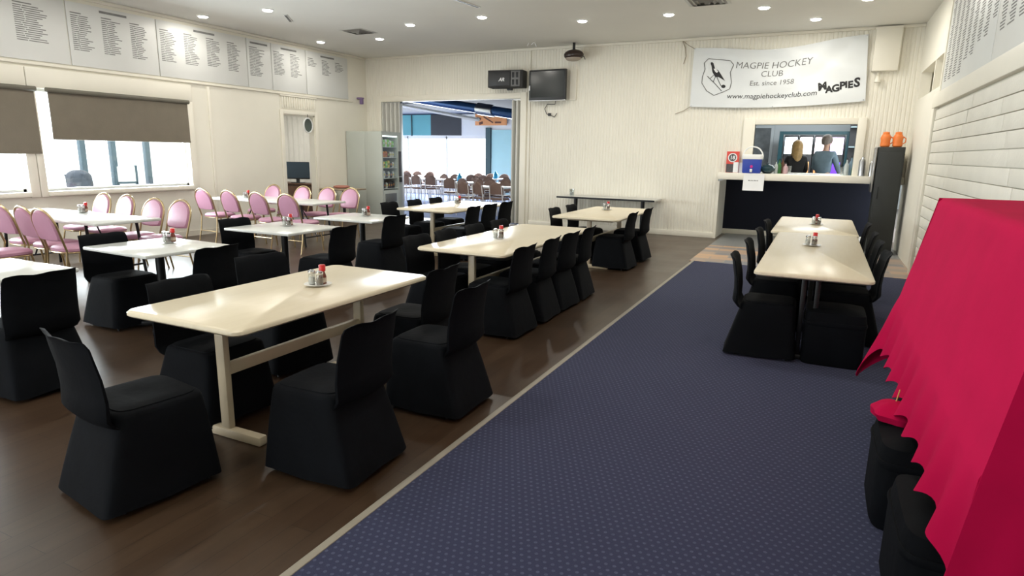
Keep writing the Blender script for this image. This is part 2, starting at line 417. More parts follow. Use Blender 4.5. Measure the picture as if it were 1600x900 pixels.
for i in range(4):
    a = -8.0 + i*1.25
    m = MB(); m.box((a, REAR-.09, .6), (a+.05, REAR-.05, 2.6)); m.box((a+1.2, REAR-.09, .6), (a+1.25, REAR-.05, 2.6)); m.box((a+.05, REAR-.09, .6), (a+1.2, REAR-.05, .66)); m.box((a+.05, REAR-.09, 2.54), (a+1.2, REAR-.05, 2.6))
    struct(m.build('window_%d' % (4+i), WHITEP))

# ------------------------------------------------------------------ far room behind the doorway
FARW = mat('far_room_wall', (0.80, 0.83, 0.84), .7, vary=(.03, 1))
TEAL = mat('teal_paint', (0.10, 0.36, 0.42), .5, vary=(.05, 2))
TEALP = mat('pale_teal_paint', (0.42, 0.72, 0.76), .5, vary=(.05, 2))
DTEAL = mat('dark_teal_trim', (0.008, 0.055, 0.07), .4, vary=(.05, 2))
NAVY = mat('navy_duct', (0.03, 0.09, 0.24), .25, metal=.5, vary=(.1, 2))
struct(MB().box((-22, 14.3, -.12), (-4.5, 24, 0)).box((-22, 13.16, -.12), (LX-.15, 14.3, 0)).box((LX-.15, 14.3, -.12), (-4.5, 14.31, 0)).build('floor_far_room', BLUECP, smooth=False))
struct(MB().box((LX-.15, 13.1, 0), (-4.5, 14.31, .008)).build('floor_far_carpet', BLUECP, smooth=False))
struct(MB().box((-22, 13.2, 2.985), (-4.5, 24, 3.1)).build('ceiling_far_room', mat('navy_ceiling', (0.010, 0.015, 0.032), .9, spec=.1, vary=(.1, 1)), smooth=False))
fw = MB()
YF = 21.0
fw.box((-22, YF, 0), (-11.35, YF+.15, .55)); fw.box((-22, YF, 3.0), (-4.5, YF+.15, 3.2)); fw.box((-11.35, YF, 0), (-4.5, YF+.15, 2.5)); fw.box((-11.35, YF, 2.5), (-4.5, YF+.15, 3.0))
struct(fw.build('wall_far_room', FARW, smooth=False))
struct(MB().box((-11.1, YF-.03, 0), (-7.5, YF, 2.42)).build('wall_far_teal', TEALP, smooth=False))
struct(MB().box((-11.32, YF-.09, 0), (-11.12, YF, 2.5)).build('trim_10', DTEAL, smooth=False))
fw = MB()
for i in range(6):
    a = -22+ i*1.78
    fw.box((a, YF+.02, .55), (a+.05, YF+.1, 2.2))
fw.box((-22, YF+.02, 2.1), (-11.35, YF+.12, 2.22)); fw.box((-22, YF+.02, .55), (-11.35, YF+.1, .62))
struct(fw.build('window_4_frame', WHITEP, smooth=False))
struct(MB().box((-22, YF+.06, .62), (-11.35, YF+.065, 2.1)).build('window_4_pane', GLASSW, smooth=False))
fw = MB(); fw.box((-22, YF-.02, 2.22), (-13.75, YF+.1, 3.0)); struct(fw.build('wall_far_upper_teal', TEAL, smooth=False))
struct(MB().box((-14.65, YF-.05, 2.2), (-14.6, YF-.02, 3.02)).build('trim_11', DTEAL, smooth=False))
struct(MB().box((-13.75, YF-.02, 2.22), (-12.4, YF+.1, 3.0)).build('wall_far_dark_panel', mat('dark_panel', (0.03, 0.035, 0.045), .6, vary=(.1, 2)), smooth=False))
struct(MB().box((-12.4, YF-.0, 2.22), (-11.35, YF+.1, 3.0)).build('wall_far_pier', FARW, smooth=False))
struct(MB().box((-4.6, 13.2, 0), (-4.5, 24, 3.75)).build('wall_far_side', FARW, smooth=False))
# exposed duct under the far ceiling
a = ony(640, 168, 16.0); b = ony(812, 205, 16.0)
dct = thing('ceiling_duct', 'dark blue round duct running under the ceiling of the far room', 'duct')
DP = [ony(628, 151, 15.4), ony(820, 181, 14.3)]
MB().tube([DP[0], DP[0].lerp(DP[1], .5), DP[1]], .12, 18).build('duct_pipe', NAVY, dct)
MB().tube([DP[0].lerp(DP[1], .66), DP[0].lerp(DP[1], .78)], .148, 18).build('duct_collar', STEEL, dct)
HR = DP[0].lerp(DP[1], .5)
MB().tube([(HR.x, HR.y, HR.z+.1), (HR.x, HR.y, 2.985)], .008, 6).build('hanger_rod', STEEL, dct)
bm_ = [ony(606, 161, 16.4), ony(748, 187, 15.4)]
tag(MB().tube([bm_[0], bm_[1]], .05, 4).build('ceiling_beam', WHITEP), 'white slanting beam below the duct in the far room', 'beam')
# orange picture
pc = thing('wall_picture', 'small orange abstract picture above the teal wall of the far room', 'picture', (-11.1, YF-.11, 2.58))
MB().box((-.65, 0, 0), (.65, .03, .42), bev=.005).build('frame', mat('orange_board', (0.75, 0.32, 0.12), .6, vary=(.15, 3)), pc)
m = MB()
for (x, z, w, h, r) in ((-.5, .25, .2, .08, .3), (-.1, .2, .45, .05, .5), (.3, .1, .25, .06, 0), (-.4, .08, .16, .09, -.3), (.05, .3, .3, .04, -.2)):
    m.box((-w/2, -.006, -h/2), (w/2, 0, h/2), M=Matrix.Translation((x, 0, z)) @ Matrix.Rotation(r, 4, 'Y'))
m.build('brown_shapes', mat('brown_shapes', (0.14, 0.05, 0.03), .6, vary=(.2, 6)), pc)

# ------------------------------------------------------------------ office seen through the left door
struct(MB().box((-14.2, 9.0, -.12), (LX-.15, 13.05, 0)).build('floor_office', GREYV, smooth=False))
o = MB(); o.box((-14.2, 9.0, 0), (-14.05, 13.1, 3)); o.box((-14.2, 8.9, 0), (LX-T, 9.0, 3)); o.box((-14.2, 13.05, 0), (LX-T, 13.15, 3))
struct(o.build('wall_office', mat('office_wall', (0.74, 0.73, 0.68), .6, vary=(.04, 2)), smooth=False))
struct(MB().box((-14.2, 8.9, 2.9), (LX-T, 13.15, 3.0)).build('ceiling_office', CEIL, smooth=False))
cu = MB()
def cf(u, v): return (-13.9 + u*3.2, 12.98 + .025*math.sin(u*110), .5 + v*2.2)
cu.sheet(cf, 160, 2, .004); tag(cu.build('office_curtain', mat('pale_curtain', (0.74, 0.72, 0.66), .8, vary=(.05, 4))), 'pale pleated curtain behind the monitor in the office', 'curtain')
MX = onx(465, 268, -12.0)
cb = thing('office_cabinet', 'dark brown wooden cabinet inside the office doorway', 'cabinet', (MX.x+.15, MX.y+.08, 0))
MB().box((-.9, -.25, .05), (.7, .25, .74), bev=.01).build('body', DWOOD, cb)
for k in range(3):
    dd_ = MB().box((-.86+k*.52, -.27, .1), (-.38+k*.52, -.25, .70), bev=.004).build('door', DWOOD, cb)
    MB().lathe([(.012, 0), (.012, .015), (.004, .02)], 10, M=Matrix.Translation((-.42+k*.52, -.27, .45)) @ Matrix.Rotation(PI/2, 4, 'X')).build('knob', STEEL, dd_)
MB().box((-.93, -.28, .74), (.73, .28, .77), bev=.006).build('cabinet_top', DWOOD, cb)
tv = thing('computer_monitor', 'dark flat monitor standing on the brown office cabinet', 'monitor', (MX.x, MX.y, .77), .5)
MB().box((-.30, -.03, .10), (.30, .02, .53), bev=.01).build('casing', DARKP, tv)
MB().box((-.31, -.034, .13), (.31, -.029, .52)).build('screen', mat('monitor_screen', (0.03, 0.05, 0.07), .15, vary=(.1, 2)), tv)
MB().box((-.04, -.02, .01), (.04, .02, .12)).box((-.15, -.1, 0), (.15, .1, .015), bev=.005).build('stand', DARKP, tv)
sp = thing('desk_phone', 'small black box beside the monitor in the office', 'box', (MX.x+.62, MX.y+.05, .77))
MB().box((-.09, -.08, 0), (.09, .08, .28), bev=.01).build('case', DARKP, sp); MB().lathe([(.055, 0), (.05, .01), (.02, .012)], 14, M=Matrix.Translation((0, -.08, .18)) @ Matrix.Rotation(PI/2, 4, 'X')).build('dial', STEELK, sp)
mr = thing('round_mirror', 'round dark mirror with bright rim high at the office doorway', 'mirror', (LX+.045, 10.93, 2.13), 0)
R_ = Matrix.Rotation(PI/2, 4, 'Y')
MB().tube([(0, .13*math.cos(t*2*PI/28), .155*math.sin(t*2*PI/28)) for t in range(28)], .016, 8, closed=True).build('rim', WHITEP, mr)
MB().lathe([(.12, -.006), (.12, .006)], 28, M=R_ @ Matrix.Scale(1.2, 4, (1, 0, 0))).build('mirror_glass', mat('mirror_dark', (0.10, 0.11, 0.08), .15, metal=.6, vary=(.1, 3)), mr)
MB().tube([(0, 0, .15), (0, 0, .235)], .006).build('hook', STEELK, mr)

# ------------------------------------------------------------------ outside the left windows
struct(MB().box((-40, -10, -.3), (LX-T, 8.85, -.05)).build('ground_outside', mat('pale_paving', (0.6, 0.6, 0.58), .8, vary=(.08, 2)), smooth=False))
POST = mat('blue_grey_post', (0.06, 0.10, 0.13), .5, vary=(.05, 4))
for px0, px1, lab in ((126, 134, 'pale blue verandah post behind the person outside the window'), (173, 182, 'blue grey verandah post in the middle of the window'), (225, 236, 'blue grey verandah post on the right of the window')):
    p = onx(px0, 225, -12.2); q2 = onx(px1, 283, -12.2)
    y_ = (p.y + q2.y)/2
    t = thing('verandah_post', lab, 'post', (-12.2, y_, -.05), 0, 'posts outside the window')
    MB().box((-.05, -.05, 0), (.05, .05, 3.2), bev=.01).build('shaft', POST, t); MB().box((-.09, -.09, 0), (.09, .09, .12), bev=.01).build('base', POST, t)
t = thing('outdoor_sign', 'low pale blue frame standing outside between two posts', 'sign', (-12.15, 7.83, -.05))
MB().box((-.02, -.2, .95), (.02, .2, .99)).box((-.02, -.22, 0), (.02, -.18, 1.3)).box((-.02, .18, 0), (.02, .22, 1.3)).build('frame', POST, t)
MB().box((-.01, -.18, .99), (.01, .18, 1.28)).build('panel', WHITEP, t)

# ------------------------------------------------------------------ people
SKIN = mat('skin', (0.55, 0.34, 0.25), .5, vary=(.05, 8))
def skin_obj(name, joints, edges, material, parent, root):
    names = list(joints)
    me = bpy.data.meshes.new(name)
    me.from_pydata([joints[n][0] for n in names], [(names.index(a), names.index(b)) for a, b in edges], [])
    me.materials.append(material)
    o = bpy.data.objects.new(name, me); COL.objects.link(o); o.parent = parent
    md = o.modifiers.new('skin', 'SKIN'); md.use_smooth_shade = True
    for i, n in enumerate(names):
        sv = me.skin_vertices[0].data[i]; r = joints[n][1]
        sv.radius = r if isinstance(r, tuple) else (r, r); sv.use_root = (n == root)
    sb = o.modifiers.new('sub', 'SUBSURF'); sb.levels = 2; sb.render_levels = 2
    return o
def person(name_label, loc, rz, top_m, leg_m, hair_m, long_hair=False, sit=False, hair_w=1.0, h=1.0, arm_fwd=.25, lean=0.0):
    t = thing('person', name_label, 'person', loc, rz)
    L = lean
    J = {'pel': ((0, 0, .95), (.155, .12)), 'waist': ((0, L*.3, 1.10), (.14, .105)), 'chest': ((0, L*.7, 1.30), (.165, .115)), 'neckb': ((0, L*.95, 1.45), (.075, .07)), 'neck': ((0, L+.005, 1.52), (.052, .055)),
         'jaw': ((0, L+.035, 1.575), (.056, .068)), 'head': ((0, L+.02, 1.66), (.078, .098)), 'crown': ((0, L+.005, 1.735), (.055, .07))}
    E = [('pel', 'waist'), ('waist', 'chest'), ('chest', 'neckb'), ('neckb', 'neck'), ('neck', 'jaw'), ('jaw', 'head'), ('head', 'crown')]
    for s_, n in ((-1, 'l'), (1, 'r')):
        J['sh'+n] = ((s_*.17, L*.85, 1.41), .062); J['el'+n] = ((s_*.24, L+.02+arm_fwd*.25, 1.13), .045); J['wr'+n] = ((s_*.19, L+.10+arm_fwd, 1.02), (.026, .03))
        J['pa'+n] = ((s_*.185, L+.17+arm_fwd, 1.01), (.018, .038))
        if sit:
            J['hip'+n] = ((s_*.09, .03, .90), .085); J['kn'+n] = ((s_*.11, .45, .93), .06); J['an'+n] = ((s_*.11, .47, .53), .04); J['to'+n] = ((s_*.12, .62, .48), (.035, .03))
        else:
            J['hip'+n] = ((s_*.09, 0, .86), .085); J['kn'+n] = ((s_*.10, .02, .48), .056); J['an'+n] = ((s_*.10, 0, .09), .038); J['to'+n] = ((s_*.11, .15, .035), (.04, .028))
        E += [('chest', 'sh'+n), ('sh'+n, 'el'+n), ('el'+n, 'wr'+n), ('wr'+n, 'pa'+n), ('pel', 'hip'+n), ('hip'+n, 'kn'+n), ('kn'+n, 'an'+n), ('an'+n, 'to'+n)]
        for k, (dx, ln) in enumerate(((-.028, .055), (-.010, .065), (.009, .062), (.026, .05))):
            J['f%d%s' % (k, n)] = ((s_*.185+dx, L+.235+arm_fwd, 1.0), .0095); J['g%d%s' % (k, n)] = ((s_*.185+dx, L+.235+ln*.7+arm_fwd, .985), .0085)
            E += [('pa'+n, 'f%d%s' % (k, n)), ('f%d%s' % (k, n), 'g%d%s' % (k, n))]
        J['th'+n] = ((s_*(.185-.05), L+.175+arm_fwd, 1.0), .011); E.append(('pa'+n, 'th'+n))
    if sit:
        for k in J: J[k] = ((J[k][0][0], J[k][0][1], J[k][0][2]-.45), J[k][1])
    if h != 1.0:
        for k in J: J[k] = (tuple(c*h for c in J[k][0]), J[k][1])
    skin_obj('body', J, E, SKIN, t, 'pel')
    def sub(keys, grow):
        jj = {}
        for k in keys:
            r = J[k][1]; r = r if isinstance(r, tuple) else (r, r)
            jj[k] = (J[k][0], (r[0]*grow+.008, r[1]*grow+.008))
        return jj, [(a, b) for a, b in E if a in keys and b in keys]
    jj, ee = sub(['pel', 'waist', 'chest', 'neckb', 'shl', 'ell', 'wrl', 'shr', 'elr', 'wrr'], 1.1)
    skin_obj('jacket', jj, ee, top_m, t, 'pel')
    jj, ee = sub(['pel', 'hipl', 'knl', 'anl', 'hipr', 'knr', 'anr'], 1.08)
    skin_obj('trousers', jj, ee, leg_m, t, 'pel')
    hx, hy, hz = J['head'][0]
    # face
    f = MB(); f.loft([[(hx-.012, hy+.098, hz-.005), (hx+.012, hy+.098, hz-.005), (hx, hy+.095, hz+.02)], [(hx-.015, hy+.125, hz-.035), (hx+.015, hy+.125, hz-.035), (hx, hy+.115, hz-.02)]]); f.build('nose', SKIN, t)
    for s_ in (-1, 1):
        MB().lathe([(.001, -.011), (.009, -.006), (.011, 0), (.009, .006), (.001, .011)], 10, c=(hx+s_*.032, hy+.093, hz+.012)).build('eye', mat('eye_dark', (.05, .04, .03), .3, vary=(.1, 9)), t)
        MB().lathe([(.002, -.03), (.018, -.015), (.02, .01), (.004, .03)], 10, c=(hx+s_*.085, hy, hz-.01)).build('ear', SKIN, t)
    MB().box((hx-.025, hy+.096, hz-.068), (hx+.025, hy+.106, hz-.058), bev=.004).build('mouth', mat('lips', (.42, .14, .12), .5, vary=(.1, 9)), t)
    # hair: cap over the skull, longer at the back when long
    def hair(u, v):
        a = u*2*PI; back = max(0, -math.sin(a)); side = abs(math.cos(a))
        low = -.02 - (.30 if long_hair else .07)*max(back, side*(.95 if long_hair else .5)) if math.sin(a) < .35 else .045
        if v < .55:
            w = v/.55*PI/2; r = math.sin(w); z = math.cos(w)*.125
        else:
            w = (v-.55)/.45; r = 1.0 + (.10*w if long_hair else -.12*w); z = low*w
        wig = 1 + .03*math.sin(a*9+v*5)
        return (hx + .098*hair_w*r*math.cos(a)*wig, hy - .012 + .113*hair_w*r*math.sin(a)*wig - .06*(hair_w-1), hz + .02 + z)
    MB().sheet(hair, 36, 12, .01).build('hair', hair_m, t)
    return t
BLKC = mat('black_cloth', (0.010, 0.010, 0.011), .8, vary=(.2, 9)); GREYC = mat('slate_jacket_cloth', (0.17, 0.25, 0.31), .8, bump=(.4, 12), vary=(.15, 9)); DENIM = mat('dark_trousers', (0.02, 0.03, 0.05), .8, vary=(.2, 9))
BLOND = mat('blonde_hair', (0.42, 0.27, 0.10), .5, bump=(.6, 60), vary=(.3, 20)); GREYH = mat('grey_hair', (0.20, 0.17, 0.15), .6, bump=(.6, 60), vary=(.3, 20)); DARKH = mat('dark_hair', (0.03, 0.04, 0.06), .5, bump=(.6, 60), vary=(.3, 20))

# ------------------------------------------------------------------ bar room behind the hatch
BZ = .28
struct(MB().box((-4.4, 14.35, -.1), (6, 21, BZ)).build('floor_bar', mat('bar_floor', (0.25, 0.22, 0.2), .4, vary=(.1, 3)), smooth=False))
PALEB = mat('bar_wall_paint', (0.62, 0.67, 0.69), .6, vary=(.03, 1))
o = MB(); o.box((-4.4, 20, 0), (6, 20.15, 3.2)); o.box((-4.45, 13.2, 0), (-4.3, 20.1, 3.2)); o.box((5.9, 13.2, 0), (6.05, 20.1, 3.2))
struct(o.build('wall_bar', PALEB, smooth=False))
struct(MB().box((-4.4, 13.18, 3.1), (6, 20.1, 3.2)).build('ceiling_bar', CEIL, smooth=False))
gm_t = 0
fr = thing('machine_surround', 'dark teal frame around the lit gaming machines beyond the hatch', 'frame', (0, 19.2, 0))
A = ony(1226, 209, 19.2); B = ony(1322, 211, 19.2)
MB().box((A.x-.12, -.1, 2.22), (B.x+.12, .1, 2.30)).box((A.x-.12, -.1, BZ), (A.x-.02, .1, 2.22)).box((B.x+.02, -.1, BZ), (B.x+.12, .1, 2.22)).build('frame_rail', DTEAL, fr)
def emi(name, c, s): return mat(name, c, .3, emit=(c, s))
SCR = [('screen_white_blue', (.75, .9, 1), 2.2), ('screen_white', (1, .96, .95), 2.6), ('screen_pink', (1, .8, .85), 2.2), ('screen_violet', (.9, .7, 1), 2.0)]
LOW = [('screen_teal', (.02, .6, .6), .9), ('screen_amber', (.8, .4, .15), .8), ('screen_orange', (.9, .35, .12), .9), ('screen_purple', (.15, .05, .75), 1.0)]
wgm = (B.x - A.x)/4
for i in range(4):
    g = thing('gaming_machine', ['gaming machine with a teal lower screen at the left of the row beyond the hatch', 'gaming machine with a bright white top screen, second from left beyond the hatch', 'gaming machine with an orange lower screen behind the man in grey', 'gaming machine with a purple lower screen at the right of the row'][i], 'gaming machine', (A.x + wgm*(i+.5), 19.3, BZ), 0, 'gaming machines beyond the hatch')
    w = wgm/2-.015
    MB().box((-w, -.2, 0), (w, .3, 1.92), bev=.02).build('cabinet', DARKP, g)
    MB().box((-w+.02, -.215, 1.42), (w-.02, -.2, 1.86), bev=.01).build('top_screen', emi(*SCR[i]), g)
    MB().box((-w+.05, -.215, .92), (w-.05, -.2, 1.22), bev=.01).build('lower_screen', emi(*LOW[i]), g)
    bdk = MB().box((-w+.02, -.42, .72), (w-.02, -.2, .80), bev=.015).build('button_deck', STEELK, g)
    for k in range(4): MB().lathe([(.018, 0), (.018, .012), (.01, .016)], 10, c=(-w+.07+k*.06, -.33, .80)).build('button', emi('button_light', (.9, .6, .3), .6), bdk)
person('person in a black top with long blonde hair standing behind the bar', (-.56, 14.95, BZ-.0), 0.25, BLKC, BLKC, BLOND, True, h=.93)
person('person in a slate grey jacket seen from behind at the bar', (-.03, 14.95, BZ), -.35, GREYC, DENIM, GREYH, False, h=1.0, lean=.05)
person('seated person with dark hair outside the window', (-11.6, 6.60, -.16), 1.75, mat('blue_grey_coat', (.12, .14, .2), .8, vary=(.2, 8)), DENIM, DARKH, True, sit=True, hair_w=1.75)
bench = thing('outdoor_bench', 'grey bench under the seated person outside the window', 'bench', (-11.6, 6.60, -.05), 1.75)
MB().box((-.5, -.2, .22), (.5, .25, .26), bev=.01).build('seat', mat('bench_grey', (.3, .3, .3), .6, vary=(.1, 5)), bench)
for s_ in (-1, 1):
    for s2 in (-.15, .2): MB().box((s_*.42-.02, s2-.02, 0), (s_*.42+.02, s2+.02, .22)).build('leg', STEELK, bench)
p = ony(1196, 232, 19.6)
t = thing('framed_poster', 'grey framed poster on the left wall behind the hatch', 'picture', (-1.5, 19.93, 1.15))
MB().box((-.55, -.04, 0), (.1, .05, 1.35), bev=.01).build('frame', mat('pale_grey_frame', (.55, .6, .62), .5, vary=(.05, 3)), t)
MB().box((-.47, -.05, .08), (.02, -.03, 1.27)).build('print', mat('grey_poster', (.16, .18, .19), .5, vary=(.5, 4)), t)
t = thing('bottle_shelf', 'dark open shelf unit on the right behind the hatch', 'shelf', (1.05, 19.0, BZ))
MB().box((-.55, -.02, 0), (.7, .3, 2.3)).build('back_panel', DARKP, t)
for k in range(4): MB().box((-.55, -.3, .6+k*.5), (.7, 0, .63+k*.5)).build('shelf_board', mat('shelf_glass', (.3, .4, .42), .3, vary=(.1, 3)), t)

# ------------------------------------------------------------------ bar counter
ct = thing('bar_counter', 'bar front clad in navy carpet under a thick cream counter top', 'bar counter', (0, 0, 0))
MB().box((-1.84, 12.80, 1.17), (RX-.01, 14.4, 1.30), bev=.02).build('counter_top', TRIMM, ct)
MB().box((-1.82, 13.98, .11), (RX-.01, 14.3, 1.17)).build('front_panel', BARCPT, ct)
MB().box((-1.82, 13.96, 0), (RX-.01, 14.3, .11), bev=.004).build('kick_board', TRIMM, ct)
CT = 1.30
p = thing('notice_sheet', 'white paper notice taped over the front edge of the bar', 'notice', (0, 12.795, 0))
MB().sheet(lambda u, v: (-1.36+u*.37, -.008-.03*(1-v)**2, .98+v*.31), 4, 8, .001).build('sheet', PAPER, p)
m = MB()
for k, w in enumerate((.022, .016, .02, .014, .02, .016, .018)): m.box((-1.27+k*.026, -.0135, 1.150), (-1.27+k*.026+w, -.0125, 1.150+[.026, .02, .024, .02, .026, .022, .024][k]))
m.build('print', INKG, p)
def text_mesh(body, size, shear=0.0, bold=0.0):
    cu = bpy.data.curves.new('lettering', 'FONT'); cu.body = body; cu.size = size; cu.align_x = 'CENTER'; cu.shear = shear; cu.offset = bold; cu.resolution_u = 3
    ob = bpy.data.objects.new('lettering', cu); COL.objects.link(ob)
    dg = bpy.context.evaluated_depsgraph_get(); me = bpy.data.meshes.new_from_object(ob.evaluated_get(dg))
    vs = [v.co.copy() for v in me.vertices]; fs = [list(pp.vertices) for pp in me.polygons]
    bpy.data.objects.remove(ob); bpy.data.meshes.remove(me); bpy.data.curves.remove(cu)
    return vs, fs
p = thing('age_sign', 'red and black under eighteen warning sign standing on the bar counter', 'sign', (-1.60, 12.93, CT))
REDS = mat('sign_red', (0.72, 0.08, 0.06), .5, vary=(.05, 6))
sb_ = MB().box((-.115, 0, .17), (.115, .01, .40)).box((-.115, .001, 0), (.115, .009, .17)).box((-.08, .01, 0), (.08, .1, .012)).build('board', REDS, p)

MB().box((-.11, -.003, .005), (.02, .0, .165)).build('dark_text_block', mat('sign_dark', (.08, .075, .08), .6, vary=(.4, 30)), p)
MB().box((.02, -.003, .005), (.112, .0, .20)).build('white_block', PAPER, p)
MB().lathe([(.085, 0), (.085, .003)], 28, M=Matrix.Translation((-.005, 0, .285)) @ Matrix.Rotation(PI/2, 4, 'X')).build('white_disc', PAPER, sb_)
MB().lathe([(.066, 0), (.066, .005)], 28, M=Matrix.Translation((-.005, 0, .285)) @ Matrix.Rotation(PI/2, 4, 'X')).build('dark_disc', mat('sign_dark', (.08, .075, .08), .6), p).parent = sb_
vs, fs = text_mesh('18', .095, 0, .003)
MB().add([(-.005+v.x, -.0065, .252+v.y) for v in vs], fs).build('numerals', PAPER, sb_, smooth=False)
p = thing('white_card', 'blank white card leaning between the red sign and the blue drink cooler', 'card', (-1.44, 12.96, CT))
MB().box((-.045, 0, 0), (.045, .006, .19)).box((-.045, .006, 0), (.045, .06, .005)).build('card_sheet', PAPER, p)
BLUEP = mat('blue_cooler_plastic', (0.035, 0.07, 0.42), .35, vary=(.05, 6))
c0 = thing('drink_cooler', 'blue water cooler jug with a white lid and handle on the bar', 'cooler', (-1.24, 12.895, CT))
c0.scale = (1, .58, 1)
def sq(w, d, z, k=.35, n=28):
    r = []
    for i in range(n):
        a = 2*PI*i/n; c_, s_ = math.cos(a), math.sin(a)
        r.append((w*math.copysign(abs(c_)**k, c_), d*math.copysign(abs(s_)**k, s_), z))
    return r
MB().loft([sq(.155, .13, 0), sq(.165, .14, .02), sq(.175, .15, .26)]).build('tank', BLUEP, c0)
MB().loft([sq(.185, .16, .26), sq(.19, .165, .275), sq(.19, .165, .33), sq(.175, .15, .35)]).build('lid', WHITEP, c0)
MB().tube([(.18*math.cos(a), 0, .30+.19*math.sin(a)) for a in [PI*k/14 for k in range(15)]], .013, 8).build('handle', WHITEP, c0)
MB().box((-.02, -.2, .02), (.02, -.14, .045), bev=.006).box((-.022, -.21, .03), (.022, -.17, .08), bev=.008).build('tap', WHITEP, c0)
MB().lathe([(.001, 0), (.03, .003), (.03, .006)], 5, M=Matrix.Translation((0, -.143, .125)) @ Matrix.Rotation(PI/2, 4, 'X')).build('red_label', mat('magenta_label', (.6, .02, .25), .5, vary=(.1, 8)), c0)
def bottle(label, loc, h, r, mt, cap, grp):
    b = thing('bottle', label, 'bottle', loc, 0, grp)
    MB().lathe([(r*.95, 0), (r, .01), (r, h*.55), (r*.85, h*.65), (r*.35, h*.78), (r*.32, h*.95)], 14).build('glass_body', mt, b)
    MB().lathe([(r*.4, h*.93), (r*.4, h), (r*.3, h+.004)], 12).build('cap', cap, b)
GRN = mat('green_glass', (.05, .18, .05), .15, vary=(.1, 5)); BRN = mat('brown_glass', (.12, .05, .03), .15, vary=(.1, 5)); CLR = mat('clear_bottle', (.5, .55, .55), .1, vary=(.1, 5)); PNK = mat('pink_bottle', (.6, .4, .42), .3, vary=(.1, 5))
hb = [(1217, 13.25, .27, .04, GRN, 'green glass bottle among the bottles on the bar right of the cooler'), (1222, 13.3, .30, .038, BRN, 'brown glass bottle, tallest beside the blonde person on the bar'), (1227, 13.15, .2, .045, PNK, 'pale pink bottle in front of the blonde person on the bar'), (1212, 13.2, .24, .035, CLR, 'clear glass bottle right of the blue cooler on the bar'),
      (1322, 13.2, .30, .04, CLR, 'clear glass bottle on the bar near the right side of the hatch'), (1329, 13.3, .34, .045, mat('blue_tint_glass', (.2, .3, .38), .15, vary=(.1, 5)), 'tall bluish bottle on the bar near the right side of the hatch'), (1334, 13.15, .22, .04, GRN, 'green bottle on the bar beside the steel canister')]
for px, Y, h, r, mt, lb in hb:
    P = ony(px, 266, Y); bottle(lb, (P.x, Y, CT), h, r, mt, DARKP, 'bottles on the bar')
for px, Y, h, r, lb in ((1346, 12.90, .34, .055, 'large polished steel canister at the right end of the bar'), (1361, 12.93, .27, .04, 'slim steel canister between the large canister and the black cabinet')):
    P = ony(px, 268, Y); c = thing('canister', lb, 'canister', (P.x, Y, CT), 0, 'steel canisters on the bar')
    MB().lathe([(r, 0), (r, h*.75), (r*.8, h*.85), (r*.35, h*.88)], 18).build('body', STEEL, c); MB().lathe([(r*.4, h*.88), (r*.4, h*.96), (r*.15, h)], 12).build('lid', CHROME, c)
P = ony(1199, 262, 13.0)
c = thing('serving_bowl', 'dark round bowl with a lid on the bar beside the blue cooler', 'bowl', (P.x, 13.0, CT))
MB().lathe([(.06, 0), (.13, .05), (.14, .10)], 20).build('bowl', mat('dark_teal_glaze', (.02, .05, .06), .25, vary=(.1, 5)), c); MB().lathe([(.14, .10), (.10, .15), (.02, .17), (.02, .19)], 20).build('lid', mat('dark_teal_glaze', (.02, .05, .06), .25), c)
for px, lb in ((1205, 'clear drinking glass standing behind the dark bowl on the bar'), (1233, 'clear drinking glass in front of the blonde person on the bar'), (1316, 'clear drinking glass on the bar left of the right hand bottles')):
    P = ony(px, 266, 13.32); c = thing('drinking_glass', lb, 'glass', (P.x, 13.32, CT), 0, 'glasses on the bar')
    MB().lathe([(.03, 0), (.034, .005), (.04, .15), (.037, .15), (.031, .01)], 16, cap=(True, True)).build('glass_wall', GLASSJ, c)
c = thing('drip_tray', 'flat steel drip tray lying on the bar in the hatch', 'tray', (-.35, 13.1, CT))
MB().box((-.28, -.08, 0), (.28, .08, .012), bev=.004).build('tray_base', STEEL, c); MB().box((-.25, -.06, .012), (.25, .06, .015)).build('grille', CHROME, c)
# black cabinet at the right end of the bar
c = thing('tall_cabinet', 'tall black cabinet standing in front of the right end of the bar', 'cabinet', (.97, 12.45, 0))
BLKL = mat('black_laminate', (0.02, 0.023, 0.022), .5, vary=(.15, 3))
MB().box((-.19, -.19, .05), (.19, .21, 1.80), bev=.008).build('body', BLKL, c); cdoor = MB().box((-.17, -.205, .1), (.17, -.19, 1.72), bev=.004).build('door', BLKL, c)
MB().box((-.18, -.17, 0), (.18, .19, .05)).build('plinth', DARKP, c); MB().tube([(-.13, -.215, .95), (-.13, -.225, .97), (-.13, -.225, 1.13), (-.13, -.215, 1.15)], .006).build('handle', STEELK, cdoor)
c = thing('steel_splash_panel', 'upright polished steel panel on the left side of the black cabinet', 'panel', (.745, 12.5, 1.10))
MB().box((-.012, -.19, -.05), (.012, .19, .68), bev=.004).build('sheet', STEEL, c); MB().box((-.016, -.2, .68), (.016, .2, .70)).build('top_rail', CHROME, c)
ORG = mat('orange_plastic', (0.85, 0.22, 0.04), .45, vary=(.1, 9))
for dx, lb in ((-.1, 'left orange jug on top of the black cabinet'), (.08, 'right orange jug on top of the black cabinet')):
    c = thing('jug', lb, 'jug', (.97+dx, 12.45, 1.80), 0, 'orange jugs on the cabinet')
    MB().lathe([(.055, 0), (.075, .02), (.07, .10), (.078, .15), (.06, .20), (.045, .215)], 16).build('body', ORG, c); MB().lathe([(.05, .213), (.05, .24), (.02, .25)], 14).build('lid', ORG, c)
    MB().tube([(.07, 0, .05), (.11, 0, .08), (.11, 0, .14), (.07, 0, .17)], .009).build('handle', ORG, c)
